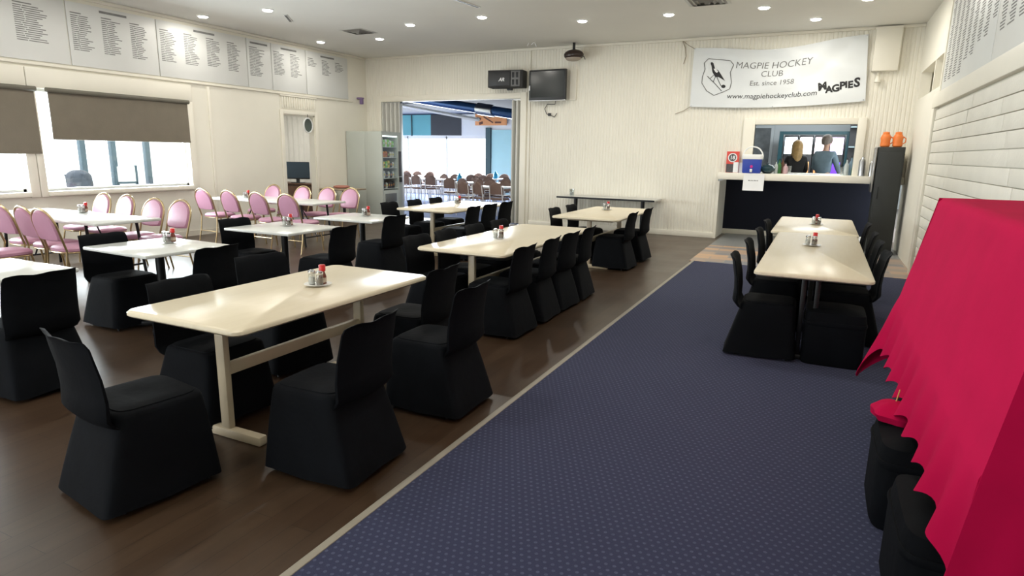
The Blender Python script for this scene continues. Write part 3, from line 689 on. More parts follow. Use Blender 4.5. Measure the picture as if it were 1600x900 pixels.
c = thing('storage_tub', 'clear tub with a yellow lid on the counter right of the black cabinet', 'tub', (1.13, 12.93, CT))
MB().box((-.08, -.08, 0), (.08, .08, .36), bev=.01).build('tub_body', mat('cloudy_plastic', (.5, .47, .42), .4, vary=(.3, 6)), c); MB().box((-.09, -.09, .36), (.09, .09, .40), bev=.01).build('lid', mat('yellow_lid', (.6, .5, .15), .5, vary=(.1, 6)), c)

# ------------------------------------------------------------------ banner
B0, B1 = ony(1085, 75, D-.05), ony(1357, 53, D-.05); B2, B3 = ony(1078, 167, D-.05), ony(1352, 158, D-.05)
def banner(u, v, off=0.0):
    # u along, v up
    top = B0.lerp(B1, u); bot = B2.lerp(B3, u)
    sag = -.10*math.sin(PI*u)*(1 - .35*math.cos(2*PI*u)) ; sagb = -.055*math.sin(PI*u)
    top = top + Vector((0, 0, sag)); bot = bot + Vector((0, 0, sagb))
    p = bot.lerp(top, v)
    w = .018*math.sin(6*PI*u*(.4+.6*v) + 4*v) * (.3+.7*v) + .014*math.exp(-((u-.5-(v-.4)*.55)/.06)**2) - .012*math.exp(-((u-.62-(v-.3)*.5)/.05)**2)
    return (p.x, D-.062 - w - off, p.z)
bn = thing('club_banner', 'white vinyl hockey club banner sagging on the ribbed wall above the bar hatch', 'banner')
MB().sheet(lambda u, v: banner(u, v), 90, 30, .002).build('vinyl', mat('banner_vinyl', (0.74, 0.77, 0.78), .45, vary=(.03, 2)), bn)
# banner space: photo pixels inside the crop -> u, v
BW, BH = 3.05, 1.12
def bt(body, cu_, cv, size, shear=.12, bold=.0, name='lettering', rot=0.0, m=INK, wob=None):
    vs, fs = text_mesh(body, size, shear, bold); out = []
    for v in vs:
        x = v.x*math.cos(rot) - v.y*math.sin(rot); y = v.x*math.sin(rot) + v.y*math.cos(rot)
        if wob: y += wob(x)
        out.append(banner(cu_ + x/BW, cv + y/BH, .004))
    return MB().add(out, fs).build(name, m, bn, smooth=False)
bt('MAGPIE HOCKEY', .488, .675, .175, .15, -.001, m=INKG)
bt('CLUB', .485, .535, .16, .1, -.001, m=INKG)
bt('Est. since 1958', .485, .385, .13, .1, m=INKG)
bt('www.magpiehockeyclub.com', .485, .16, .135, .12)
k0 = [('M', -.27, 0, .19, .25), ('A', -.165, -.055, .16, .1), ('G', -.055, -.05, .17, .2), ('P', .045, -.02, .18, 0), ('I', .11, 0, .15, .1), ('E', .175, -.01, .16, .05), ('S', .275, -.0, .21, -.1)]
for ch_, dx, dy, sz, ro in k0:
    bt(ch_.upper(), .862 + dx/BW, .235 + dy/BH, sz, 0, .008, rot=ro*.4)
def bline(pts, w, m=INK, name='emblem_line', closed=False):
    mb = MB(); n = len(pts)
    for i in range(n if closed else n-1):
        a = pts[i]; b = pts[(i+1) % n]; dx = (b[0]-a[0])*BW; dy = (b[1]-a[1])*BH; L = math.hypot(dx, dy) or 1
        nx, ny = -dy/L*w/2/BW, dx/L*w/2/BH
        K = max(1, int(L/.08))
        for k in range(K):
            p0 = (a[0]+(b[0]-a[0])*k/K, a[1]+(b[1]-a[1])*k/K); p1 = (a[0]+(b[0]-a[0])*(k+1)/K, a[1]+(b[1]-a[1])*(k+1)/K)
            mb.add([banner(p0[0]+nx, p0[1]+ny, .004), banner(p1[0]+nx, p1[1]+ny, .004), banner(p1[0]-nx, p1[1]-ny, .004), banner(p0[0]-nx, p0[1]-ny, .004)], [(0, 1, 2, 3)])
    return mb
def bpoly(pts, off=.004, mb=None):
    mb = mb or MB(); c = (sum(p[0] for p in pts)/len(pts), sum(p[1] for p in pts)/len(pts)); n = len(pts)
    mb.add([banner(*c, off)] + [banner(p[0], p[1], off) for p in pts], [(0, i+1, (i+1) % n+1) for i in range(n)]); return mb
def cr(x, y): return ((x-100)/1370.0, (640-y)/465.0 + (.02 if x > 700 else 0))   # crop pixels of the banner -> u, v
sh = [cr(*p) for p in ((230, 258), (420, 270), (450, 300), (425, 360), (440, 440), (430, 490), (380, 515), (300, 545), (235, 510), (190, 450), (190, 400), (208, 340), (196, 292))]
bline(sh, .014, closed=True).build('shield_outline', INKG, bn, smooth=False)
bird = bpoly([cr(*p) for p in ((250, 290), (262, 283), (275, 290), (272, 320), (285, 332), (320, 345), (345, 375), (385, 428), (360, 415), (330, 400), (300, 400), (285, 380), (272, 360), (262, 320))])
bird.build('magpie_body', INK, bn, smooth=False)
bpoly([cr(*p) for p in ((280, 335), (300, 335), (322, 355), (312, 368), (296, 358))], .006).build('magpie_white_patch', PAPER, bn, smooth=False)
st = bline([cr(300, 400), cr(285, 440)], .012); s2 = bline([cr(312, 398), cr(352, 465), cr(372, 480)], .012); s3 = bline([cr(232, 395), cr(300, 450), cr(362, 508)], .012); s4 = bline([cr(285, 385), cr(258, 412)], .01)
for s_ in (s2, s3, s4): st.add(s_.v, s_.f)
bpoly([cr(375+18*math.cos(t), 472+14*math.sin(t)) for t in [k*PI/6 for k in range(12)]], .004, st)
st.build('stick_and_legs', INK, bn, smooth=False)
for (a, b_) in ((.004, .985), (.5, .99), (.995, .985), (.01, .015), (.5, .01), (.99, .02)):
    MB().lathe([(.012, -.004), (.012, .004)], 12, M=Matrix.Translation(banner(a, b_, .004)) @ Matrix.Rotation(PI/2, 4, 'X')).build('eyelet', STEEL, bn)
def ropes(a, b, lab):
    o = MB().tube([a, ((a[0]+b[0])/2, a[1]-.01, (a[2]+b[2])/2-.015), b], .005, 6).build('banner_cord', mat('brown_cord', (.25, .19, .12), .8, vary=(.2, 20)))
    tag(o, lab, 'cord', 'cords of the banner')
ropes(tuple(ony(1065, 62, D-.02)), banner(.004, .985), 'thin cord tied to the top left corner of the banner')
ropes(tuple(ony(1055, 178, D-.02)), banner(.01, .015), 'thin cord tied to the bottom left corner of the banner')
o = MB().tube([ony(1066, 62, D-.015), ony(1071, 75, D-.02), ony(1072, 88, D-.02), ony(1068, 100, D-.02)], .006, 6).build('loose_cord', MATS['brown_cord']); tag(o, 'loose end of cord dangling from the nail left of the banner', 'cord')
# fascia box right of the banner with a small lamp below
c = thing('wall_box', 'cream rectangular cover box high on the wall right of the banner', 'box', (.75, D, 3.08))
MB().box((-.20, -.13, 0), (.19, 0, .70), bev=.008).build('cover', TRIMM, c); MB().box((-.205, -.135, .69), (.195, 0, .715), bev=.004).build('lid_edge', TRIMM, c)
c = thing('small_wall_lamp', 'small cream wall lamp fitted under the cover box', 'lamp', (.66, D, 2.95))
MB().tube([(0, 0, .1), (0, -.06, .10), (0, -.08, .06)], .012).build('bracket', TRIMM, c); MB().lathe([(.02, .05), (.045, -.02), (.05, -.05), (.03, -.06)], 14, c=(0, -.08, 0)).build('shade', TRIMM, c)

# ------------------------------------------------------------------ television, loudspeaker, ceiling pod
t = thing('television', 'black flat television mounted on the ribbed wall beside the speaker', 'television', (-5.46, D-.02, 2.72))
M_ = Matrix.Rotation(-.04, 4, 'Z') 
tcas = MB().box((-.43, -.20, 0), (.43, -.12, .62), bev=.012, M=M_).build('casing', DARKP, t)
MB().box((-.39, -.204, .055), (.39, -.199, .585), M=M_).build('screen', mat('tv_screen', (0.014, 0.02, 0.02), .16, vary=(.2, 2)), tcas)
MB().box((-.43, -.205, -.02), (.43, -.14, .0), bev=.006, M=M_).build('silver_base_strip', STEEL, t)
MB().box((-.12, -.12, .15), (.12, 0, .45)).box((.44, -.015, .0), (.58, .02, .62)).build('wall_bracket', TRIMM, t)
MB().box((-.425, -.21, .20), (-.40, -.204, .30)).build('white_sticker', PAPER, tcas)
MB().lathe([(.02, 0), (.02, .003)], 12, M=Matrix.Translation((.36, -.205, .055)) @ Matrix.Rotation(PI/2, 4, 'X')).build('badge', PAPER, tcas)
o = MB().tube([ony(x, y, D-.03) for x, y in ((868, 158), (867, 163), (855, 163), (851, 170), (854, 178), (860, 180), (866, 183), (870, 177))], .008, 6).build('television_cable', DARKP); tag(o, 'black cable looping down below the television', 'cable')
c = thing('wall_socket', 'small dark cable junction below the television', 'socket', tuple(ony(859, 179, D)))
MB().box((-.035, -.025, -.03), (.035, 0, .03), bev=.005).build('plate', DARKP, c); MB().box((-.01, -.035, -.01), (.01, -.025, .01)).build('plug', DARKP, c)
t = thing('loudspeaker', 'black loudspeaker on its side on the wall above the doorway', 'loudspeaker', (-6.44, D-.02, 2.99), .12)
MB().box((-.40, -.33, 0), (.40, -.03, .36), bev=.012).build('cabinet', mat('speaker_carpet', (.035, .035, .035), .8, vary=(.2, 20)), t)
MB().box((-.37, -.345, .03), (.12, -.33, .33), bev=.006).build('grille', DARKP, t)
ppan = MB().box((.13, -.342, .02), (.34, -.33, .34), bev=.004).build('port_panel', mat('grey_panel', (.13, .13, .13), .5, vary=(.1, 6)), t)
for a_ in (.16, .25):
    for b_ in (.05, .2): MB().box((a_, -.346, b_), (a_+.05, -.34, b_+.11), bev=.01).build('port', STEELK, ppan)
vs, fs = text_mesh('AR', .1, .3, .003)
MB().add([(-.08+v.x, -.348, .13+v.y) for v in vs], fs).build('badge_lettering', PAPER, t, smooth=False)
MB().box((-.06, -.05, -.03), (.06, .02, .39), bev=.005).build('wall_bracket', STEELK, t)
t = thing('ceiling_speaker', 'dark brown oval speaker pod hanging where ceiling meets back wall', 'speaker', (-4.85, 12.72, 3.58))
def ell(rx, ry, rz): return [(1e-3 if k in (0, 12) else math.sin(PI*k/12), -math.cos(PI*k/12)) for k in range(13)]
MB().lathe([(r, z) for r, z in ell(1, 1, 1)], 22, M=Matrix.Diagonal((.21, .16, .11, 1))).build('pod', mat('dark_brown_plastic', (.035, .02, .016), .3, vary=(.2, 6)), t)
MB().lathe([(r*1, z) for r, z in ell(1, 1, 1)], 22, M=Matrix.Translation((0, -.02, -.055)) @ Matrix.Diagonal((.17, .12, .07, 1))).build('lower_rim', mat('tan_rim', (.4, .34, .28), .5, vary=(.1, 6)), t)
MB().tube([(0, 0, .08), (0, 0, .25)], .03).build('ceiling_stem', DARKP, t); MB().tube([(.18, -.02, -.02), (.24, -.03, -.05), (.26, -.03, -.10)], .008).build('cable_end', DARKP, t)
o = MB()
for a_, b_ in (((824, 72), (828, 62)), ((828, 66), (833, 57)), ((833, 60), (838, 73)), ((834, 66), (830, 70))):
    p, q2 = onz(*a_, CH-.012), onz(*b_, CH-.012); 
    o.tube([ony(*a_, 12.4), ony(*b_, 12.4)], .008, 5)
tag(o.build('ribbon_scrap', PAPER), 'scrap of white ribbon hanging from the ceiling near the speaker', 'ribbon')
# purple bracket in the corner
P = onx(572, 157, LX)
c = thing('corner_sensor', 'small purple sensor on the left wall beside the corner', 'sensor', (LX, 12.72, 2.80))
PUR = mat('purple_plastic', (.22, .15, .30), .5, vary=(.1, 8))
MB().box((0, -.06, .03), (.14, .06, .07), bev=.01).build('arm', PUR, c); MB().box((.07, -.04, -.09), (.14, .04, .03), bev=.012).build('head', PUR, c)

# ------------------------------------------------------------------ folding doors in the doorway
FOLD = mat('grey_folding_door', (0.62, 0.62, 0.58), .5, vary=(.04, 3))
def folds(label, xs, w):
    t = thing('folding_door', label, 'folding door', (0, D+.02, 0), 0, 'concertina doors of the doorway')
    for i, x in enumerate(xs):
        m = MB(); m.box((-.014, -.10, 0.02), (.014, .10, OPZ-.03), bev=.004, M=Matrix.Translation((x, .05, 0)) @ Matrix.Rotation(.25*(1 if i % 2 else -1), 4, 'Z')); m.build('leaf', FOLD, t)
    MB().box((xs[0]-.03, 0, OPZ-.04), (xs[-1]+.03, .1, OPZ-.001)).build('track', STEEL, t)
folds('grey folding door stacked at the left side of the doorway', [OP0+.06+.065*i for i in range(8)], 1)
folds('grey folding door leaf folded against the right side of the doorway', [OP1-.16+.06*i for i in range(3)], 1)

# ------------------------------------------------------------------ vending machine
vm = thing('vending_machine', 'pale grey snack vending machine in the corner beside the doorway', 'vending machine', (0, 0, 0))
VG = mat('vending_grey', (0.50, 0.535, 0.49), .4, vary=(.04, 2))
vx0, vx1, vy0, vy1 = LX+.02, -9.37, 12.2, 12.98
MB().box((vx0, vy0, .02), (vx1-.5, vy1, 2.05), bev=.01).box((vx1-.5, vy0, .02), (vx1, vy0+.05, 2.05), bev=.01).box((vx1-.5, vy1-.14, .02), (vx1, vy1, 2.05), bev=.01)\
    .box((vx1-.5, vy0+.05, 1.97), (vx1, vy1-.14, 2.05)).box((vx1-.5, vy0+.05, .02), (vx1, vy1-.14, .68), bev=.004).build('cabinet', VG, vm)
MB().box((vx1-.49, vy0+.05, .68), (vx1-.46, vy1-.14, 1.97)).build('back_panel', mat('vending_inner', (.10, .12, .12), .6, vary=(.1, 3)), vm)
MB().box((vx1-.012, vy0+.06, .70), (vx1-.006, vy1-.15, 1.95)).build('glass_front', GLASSW, vm, smooth=False)
MB().box((vx1-.002, vy0+.10, .40), (vx1+.012, vy1-.24, .60), bev=.004).build('delivery_flap', mat('flap_grey', (.16, .17, .17), .5, vary=(.1, 3)), vm)
MB().box((vx1, vy1-.13, 1.0), (vx1+.02, vy1-.03, 1.6), bev=.004).build('coin_panel', mat('panel_dark', (.08, .08, .085), .4, vary=(.1, 3)), vm)
MB().box((vx1, vy1-.12, .86), (vx1+.05, vy1-.05, .98), bev=.01).build('handle', DARKP, vm)
MB().box((vx1-.03, vy0+.06, 1.93), (vx1-.02, vy1-.15, 1.96)).build('inner_lamp', emi('vending_lamp', (.9, 1, .97), 2.5), vm)
cols = [('snack_green', (.25, .6, .10)), ('snack_yellow', (.75, .60, .10)), ('snack_orange', (.65, .25, .06)), ('snack_brown', (.16, .07, .04)), ('snack_white', (.7, .7, .66)), ('snack_dark', (.04, .05, .06)), ('snack_red', (.5, .06, .05))]
rowc = [[0, 0, 4, 0, 4, 0], [1, 2, 2, 3, 4, 4], [1, 1, 0, 1, 5, 4], [5, 4, 5, 4, 5, 4], [6, 5, 4, 5, 5, 5]]
rown = ['top', 'second', 'middle', 'fourth', 'bottom']
vend_l = vm
for r in range(5):
    z = 1.70 - r*.245
    MB().box((vx1-.45, vy0+.05, z-.012), (vx1-.03, vy1-.14, z), bev=.002).build('shelf', mat('shelf_white', (.7, .74, .72), .4, vary=(.05, 5)), vm)
    for k in range(6):
        nm, cc = cols[rowc[r][k]]
        s_ = thing('snack_packet', 'snack packet, %s from the left on the %s vending machine shelf' % (['first', 'second', 'third', 'fourth', 'fifth', 'sixth'][k], rown[r]), 'snack packet', (vx1-.10, vy0+.10+k*.088, z), 0, 'snack packets in the vending machine')
        h = random.uniform(.13, .18); w = .035; ln = random.uniform(-.1, .1)
        MB().loft([[(x*1., y*w, zz) for x, y in ((-t1, -1), (t1, -1), (t1, 1), (-t1, 1))] for zz, t1 in ((0, .004), (.02, .02), (h*.5, .028), (h-.02, .02), (h, .004))]).build('packet', mat(nm, cc, .35, vary=(.3, 25)), s_)
        MB().box((.02, -.02, h*.35), (.030, .02, h*.65), bev=.003).build('packet_label', mat(cols[(rowc[r][k]+4) % 7][0], cols[(rowc[r][k]+4) % 7][1], .35, vary=(.3, 25)), s_)

# ------------------------------------------------------------------ blinds
def blind(label, a, b, zb):
    t = thing('roller_blind', label, 'blind', (LX+.075, 0, 0), 0, 'taupe roller blinds')
    MB().tube([(0, a, WZ1-.02), (0, b, WZ1-.02)], .035, 14).build('roller', mat('blind_roller', (.14, .13, .10), .6, vary=(.1, 9)), t)
    MB().sheet(lambda u, v: (-.01 + .006*math.sin(u*7+v*3), a+.02+(b-a-.04)*u, zb+(WZ1-.04-zb)*v), 24, 10, .003).build('blind_cloth', BLIND, t)
    MB().box((-.02, a+.02, zb-.02), (.005, b-.02, zb+.01), bev=.004).build('bottom_bar', BLIND, t)
blind('long taupe roller blind half lowered over the window nearer the office door', 5.62, 7.96, 1.71)
blind('taupe roller blind lowered at the left edge of the picture', 1.3, 5.48, 1.50)

# ------------------------------------------------------------------ honour boards
HBM = mat('honour_board_white', (0.74, 0.75, 0.73), .4, vary=(.03, 2))
def honour(label, a, b, z0, z1, x, sgn, colspec, rows, grp):
    t = thing('honour_board', label, 'honour board', (x, 0, 0), 0, grp)
    MB().box((0 if sgn > 0 else -.02, a+.008, z0), (.02 if sgn > 0 else 0, b-.008, z1), bev=.003).build('board', HBM, t)
    m = MB(); xx = .0215*sgn
    def dash(y0, y1, z, h):
        m.box((min(xx, xx-.001*sgn), y0, z), (max(xx, xx-.001*sgn), y1, z+h))
    w = (b-a-.06)/len(colspec)
    c_ = (a+b)/2; dash(c_-.22, c_+.22, z1-.085, .035)
    for ci, n in enumerate(colspec):
        y0 = a+.06+ci*w; r0 = z1-.16
        dash(y0, y0+w*.35, r0, .016)
        for r in range(int(n*rows)):
            z = r0-.035-r*.029
            if z < z0+.05: break
            # two words per line
            l1 = random.uniform(.12, .26)*w; l2 = random.uniform(.2, .42)*w
            dash(y0, y0+l1, z, .013); dash(y0+l1+.02*w, y0+l1+.02*w+l2, z, .013)
    m.build('lettering', INKB, t, smooth=False)
bd = [onx(*p, LX).y for p in ((0, 97), (112, 108), (250, 124), (388, 137), (418, 140), (473, 145), (558, 154))]
HB = [('first honour board from the left edge of the picture above the window', 3.9, bd[1], [1, 1, 1], 17), ('honour board with three name columns above the middle of the blind', bd[1], bd[2], [1, 1, 1], 18),
      ('honour board with four name columns above the end of the blind', bd[2], bd[3], [1, 1, .95, 1], 17), ('narrow honour board with one name column left of the doorway board', bd[3], bd[3]+.62, [1], 18),
      ('honour board with two short name columns above the office door', bd[3]+.62, bd[5]+.12, [.9, .9], 17), ('last honour board with sparse wide lines nearest the corner', bd[5]+.12, 12.35, [.35, .6, .4], 17)]
for lb, a_, b_, cs, rw in HB: honour(lb, a_, b_, 2.80, 3.72, LX, 1, cs, rw, 'honour boards along the left wall')
honour('first honour board on the left wall, outside the window end', 2.4, 3.9, 2.80, 3.72, LX, 1, [1, 1], 17, 'honour boards along the left wall')
honour('large honour board above the brick wall on the right, by the bulkhead', 7.4, 10.25, 2.49, 3.74, RX+.02, -1, [.7, .8, .8, .9, .9, 1, 1, 1, 1], 34, 'honour boards above the brick wall')
honour('large honour board above the brick wall, at the right edge of the picture', 4.4, 7.4, 2.49, 3.74, RX+.02, -1, [1, 1, 1, 1, 1, .9, .9, .9, .9], 33, 'honour boards above the brick wall')

# ------------------------------------------------------------------ ceiling fittings
LENS = mat('downlight_lens', (1, .98, .92), .4, emit=((1, .97, .9), 22))
def make_dl():
    t = thing('downlight', '', 'downlight')
    MB().lathe([(.10, -.001), (.105, -.008), (.085, -.014), (.075, -.006)], 24, cap=(False, False)).build('ring', WHITEP, t)
    MB().lathe([(.075, -.006), (.068, -.024), (.001, -.034)], 24, cap=(True, False)).build('lens', LENS, t)
    return t
DL = Proto(make_dl)
for (px, py), lb in (((317, 25), 'lit downlight nearest the left wall above the blind'), ((418, 15), 'lit downlight just left of the faint ceiling slot'), ((501, 65), 'lit downlight left of the square ceiling vent'), ((593, 60), 'lit downlight just right of the square ceiling vent'),
                     ((641, 38), 'lit downlight between the square vent and the ceiling slot vent'), ((753, 26), 'lit downlight right of the slot vent, above the loudspeaker'), ((910, 32), 'lit downlight above the ceiling speaker pod'), ((1045, 22), 'lit downlight left of the banner near the ceiling edge vent'),
                     ((1194, 11), 'lit downlight above the middle of the banner'), ((1275, 29), 'lit downlight closest to the back wall above the banner'), ((1357, -3), 'lit downlight cut by the top edge above the cream cover box')):
    P = onz(px, py, CH); DL.put((P.x, P.y, CH), 0, lb, 'round ceiling downlights')
    d = bpy.data.lights.new('downlight_lamp', 'AREA'); d.shape = 'DISK'; d.size = .11; d.energy = 11 if px in (317, 501) else 22; d.color = WARM; d.spread = PI
    o = bpy.data.objects.new('downlight_lamp', d); COL.objects.link(o); o.location = (P.x, P.y, CH-.035)
def vent(label, P, s, rz=0, slot=False):
    t = thing('ceiling_vent', label, 'vent', (P.x, P.y, CH), rz, 'ceiling vents')
    if slot:
        MB().box((-s, -.035, -.012), (s, .035, 0), bev=.003).build('frame', WHITEP, t); MB().box((-s+.02, -.02, -.014), (s-.02, .02, -.011)).build('slot', STEELK, t); return
    for k, r in enumerate((1, .75, .5, .25)):
        m = MB(); a_ = s*r; b_ = s*(r-.16)
        z = -.006-.012*k
        m.loft([[(-a_, -a_, 0), (a_, -a_, 0), (a_, a_, 0), (-a_, a_, 0)], [(-b_, -b_, z-.012), (b_, -b_, z-.012), (b_, b_, z-.012), (-b_, b_, z-.012)]], cap=(False, False)); m.build('vane', mat('vent_grey', (.20, .19, .17), .5, vary=(.1, 6)), t)
    MB().box((-s-.03, -s-.03, -.006), (s+.03, s+.03, -.001), bev=.002).build('frame', mat('vent_frame', (.6, .6, .56), .5, vary=(.1, 6)), t)
vent('square ceiling vent between two downlights near the left corner', onz(560, 49, CH), .23)
vent('square ceiling vent at the top edge left of the banner', onz(1105, 1, CH), .27)
vent('thin dark slot vent at the top edge above the loudspeaker', onz(728, 4, CH), .33, 1.45, True)
vent('faint slot vent in the ceiling beside the left downlights', onz(450, 28, CH), .3, 2.2, True)

# ------------------------------------------------------------------ chairs
def cover_ring(w, y0, y1, z, k=.28, n=28):
    r = []
    cy = (y0+y1)/2; d = (y1-y0)/2
    for i in range(n):
        a = 2*PI*i/n; c_, s_ = math.cos(a), math.sin(a)
        r.append((w*math.copysign(abs(c_)**k, c_), cy + d*math.copysign(abs(s_)**k, s_), z))
    return r
def make_covered():
    # faces +Y, back at -Y
    t = thing('covered_chair', '', 'chair')
    rnd = random.Random(3)
    rings = []
    for z, w, ya, yb, k in ((.02, .262, -.300, .250, .16), (.12, .252, -.276, .245, .18), (.25, .236, -.240, .236, .21), (.36, .222, -.208, .228, .25), (.43, .212, -.190, .222, .28)):
        rr = cover_ring(w, ya, yb, z, k, 48); fl = (1 - z/.45)
        rings.append([(x*(1+.016*fl*math.sin(9*math.atan2(y, x)+1)), y*(1+.016*fl*math.sin(7*math.atan2(y, x))), zz + (.02*fl*fl*abs(math.sin(3*math.atan2(y, x))) if z < .05 else 0)) for x, y, zz in rr])
    rings += [cover_ring(.206, -.185, .218, .447, .30, 48), cover_ring(.19, -.17, .20, .457, .32, 48)]
    MB().loft(rings, cap=(False, True)).build('skirt', BLACKF, t)
    sr = [cover_ring(.190, -.17, .202, .450, .34), cover_ring(.186, -.165, .198, .462, .34), cover_ring(.15, -.13, .16, .468, .36), cover_ring(.06, -.05, .07, .460, .5)]
    MB().loft(sr).build('seat', BLACKF, t)
    # moulded back under the taut cover: square shouldered slab with a rolled top lip and a tucked in waist
    prof = [(.385, -.175, .012, .190), (.41, -.215, .028, .212), (.45, -.242, .036, .222), (.54, -.240, .028, .222), (.64, -.250, .022, .220), (.72, -.268, .020, .217), (.775, -.278, .018, .213), (.805, -.294, .014, .209), (.812, -.304, .006, .203)]
    rg = []
    for z, y, th, w in prof:
        ring = []
        N = 14
        for sgn, rng in ((-1, range(N+1)), (1, range(N, -1, -1))):
            for i in rng:
                u = -1+2*i/N; cur = .030*(1-u*u)
                e = .45 if abs(u) == 1 else 1
                zz = z + ((.004*math.sin(u*7) + .004*u*u) if z > .7 else 0) - .004*abs(u)**8
                ring.append((u*w, y - cur + .02 + sgn*th*e*.5, zz))
        rg.append(ring)
    MB().loft(rg).build('backrest', BLACKF, t, angle=60)
    for sx in (-1, 1):
        for sy in (-.20, .19):
            MB().tube([(sx*.165, sy*.75, .40), (sx*.205, sy, .0)], .010, 8).build('leg', STEELK, t)
    return t
CC = Proto(make_covered)
def F(dx, dy): return math.atan2(dy, dx) - PI/2
PX, NX, PY, NY = F(1, 0), F(-1, 0), F(0, 1), F(0, -1)
G1 = 'black covered chairs at the dining tables'
def chair(x, y, rz, lb): CC.put((x, y, 0), rz + random.uniform(-.05, .05), lb, G1)
chair(-2.81, 1.75, PY-.12, 'black covered chair at the near head of the nearest beige table')
chair(-2.16, 2.34, NX+.06, 'black covered chair on the carpet side of the nearest beige table, nearer one')
chair(-2.12, 3.27, NX-.02, 'black covered chair on the carpet side of the nearest beige table, farther one')
chair(-3.22, 2.50, PX, 'black covered chair on the window side of the nearest beige table, tucked under it')
chair(-3.52, 3.36, PX-.15, 'black covered chair on the window side of the nearest beige table, pulled out')
chair(-2.60, 3.70, NX+.03, 'black covered chair at the far right corner of the nearest beige table, tucked in')
o4 = ('nearest', 'second', 'third', 'farthest')
for i, y in enumerate((4.98, 5.58, 6.12, 6.66)): chair(-2.55, y, NX, 'black covered chair on the carpet side of the second beige table, %s of four' % o4[i])
for i, y in enumerate((4.98, 5.52, 6.12, 6.72)): chair(-3.18, y, PX, 'black covered chair on the window side of the second beige table, %s of four' % o4[i])
for i, y in enumerate((8.72, 9.42)): chair(-3.28, y, PX, '%s black covered chair left of the small beige table by the ribbed wall' % ('nearer', 'farther')[i])
for i, y in enumerate((8.75, 9.62)): chair(-2.62, y, NX, '%s black covered chair right of the small beige table by the ribbed wall' % ('nearer', 'farther')[i])
for i, y in enumerate((8.10, 8.80, 9.45)): chair(-5.84, y, PX, 'black covered chair left of the table by the doorway, %s of three' % ('nearest', 'middle', 'farthest')[i])
for i, y in enumerate((8.30, 8.85, 9.42)): chair(-4.95, y, NX, 'black covered chair right of the table by the doorway, %s of three' % ('nearest', 'middle', 'farthest')[i])
chair(-4.68, 2.22, NX-.06, 'black covered chair with its back to the camera at the left edge of the picture')
chair(-5.66, 3.52, PX, 'black covered chair on the left of the front white square table')
chair(-4.70, 3.55, NX, 'black covered chair on the right of the front white square table')
chair(-5.78, 5.10, PX, 'black covered chair on the left of the middle white square table')
chair(-4.80, 5.22, NX, 'black covered chair on the right of the middle white square table')
chair(-5.06, 6.50, NX, 'black covered chair on the right of the white square table before the vending machine')
for i, y in enumerate((5.48, 6.50, 7.60, 8.70)): chair(-.31, y, PX, 'black covered chair left of the long table before the bar, %s of four' % o4[i])
for i, y in enumerate((6.25, 7.05, 7.85, 8.95)): chair(.29, y, NX, 'black covered chair, brick wall side of the long table before the bar, %s of four' % o4[i])

def make_pink():
    t = thing('pink_chair', '', 'chair')
    # rounded vinyl back on a brass tube hoop, leaning back
    def bp(s_, h):   # s across, h height -> point on the leaning back plane
        return Vector((s_, -.20 - (h-.45)*.28, h))
    def hoop(w, h1, n=14): return [bp(-w, .0)] if False else [(lambda a: (w*math.cos(a), h1-w*.95+w*.95*math.sin(a)))(PI - PI*k/n) for k in range(n+1)]
    pts = [(-.20, .46), (-.205, .60)] + hoop(.21, .93) + [(.205, .60), (.20, .46)]
    MB().tube([bp(*p) for p in pts], .0125, 8).build('back_hoop', GOLD, t)
    outl = [(-.17, .575), (-.192, .62)] + hoop(.192, .912, 16) + [(.192, .62), (.17, .575), (0, .565)]
    m = MB(); n = len(outl); c = (0, .74)
    def off(p, d): v = bp(*p); nrm = Vector((0, .96, .27)); return v + nrm*d
    rr = [[off((c[0]+(p[0]-c[0])*k, c[1]+(p[1]-c[1])*k), d) for p in outl] for k, d in ((.55, -.026), (.92, -.022), (1, 0), (.92, .024), (.55, .034))]
    m.loft(rr).build('backrest', PINK, t)
    MB().loft([cover_ring(.20, -.19, .21, .435, .6), cover_ring(.215, -.205, .225, .45, .6), cover_ring(.215, -.205, .225, .475, .6), cover_ring(.19, -.18, .20, .495, .6), cover_ring(.08, -.08, .09, .50, .8)]).build('seat', PINK, t)
    MB().tube([(p[0], p[1], .432) for p in cover_ring(.205, -.195, .215, .43, .6)], .010, 8, closed=True).build('seat_frame', GOLD, t)
    for sx in (-1, 1):
        MB().tube([(sx*.20, -.205, .46), (sx*.21, -.10, .36), (sx*.225, .20, .0)] if False else [(sx*.195, .16, .43), (sx*.205, .20, .22), (sx*.21, .225, 0)], .011, 8).build('leg', GOLD, t)
        MB().tube([(sx*.20, -.203, .46), (sx*.205, -.23, .22), (sx*.21, -.28, 0)], .011, 8).build('leg', GOLD, t)
    MB().tube([(-.205, -.235, .2), (.205, -.235, .2)], .008, 8).build('stretcher', GOLD, t)
    return t
PC = Proto(make_pink)
G2 = 'pink chairs with brass frames'
nth = ('first', 'second', 'third', 'fourth')
for i, (x, y) in enumerate(((-8.62, 4.30), (-8.08, 4.28), (-7.62, 4.22))): PC.put((x, y, 0), PY+random.uniform(-.04, .04), 'pink chair tucked into near side of the window table, %s of three from left' % nth[i], G2)
PC.put((-7.85, 3.62, 0), PY+.05, 'pink chair standing back from the window table at the left edge', G2)
for i, (x, y) in enumerate(((-9.50, 5.42), (-8.93, 5.40), (-8.05, 5.22), (-7.55, 5.24))): PC.put((x, y, 0), NY+random.uniform(-.05, .05), 'pink chair on the far side of the window table, %s of four from left' % nth[i], G2)
for i, (x, y) in enumerate(((-9.45, 7.68), (-8.75, 7.62), (-8.05, 7.58), (-7.40, 7.55))): PC.put((x, y, 0), PY+random.uniform(-.05, .05), 'pink chair, near side of the table by the office door, %s from left' % nth[i], G2)
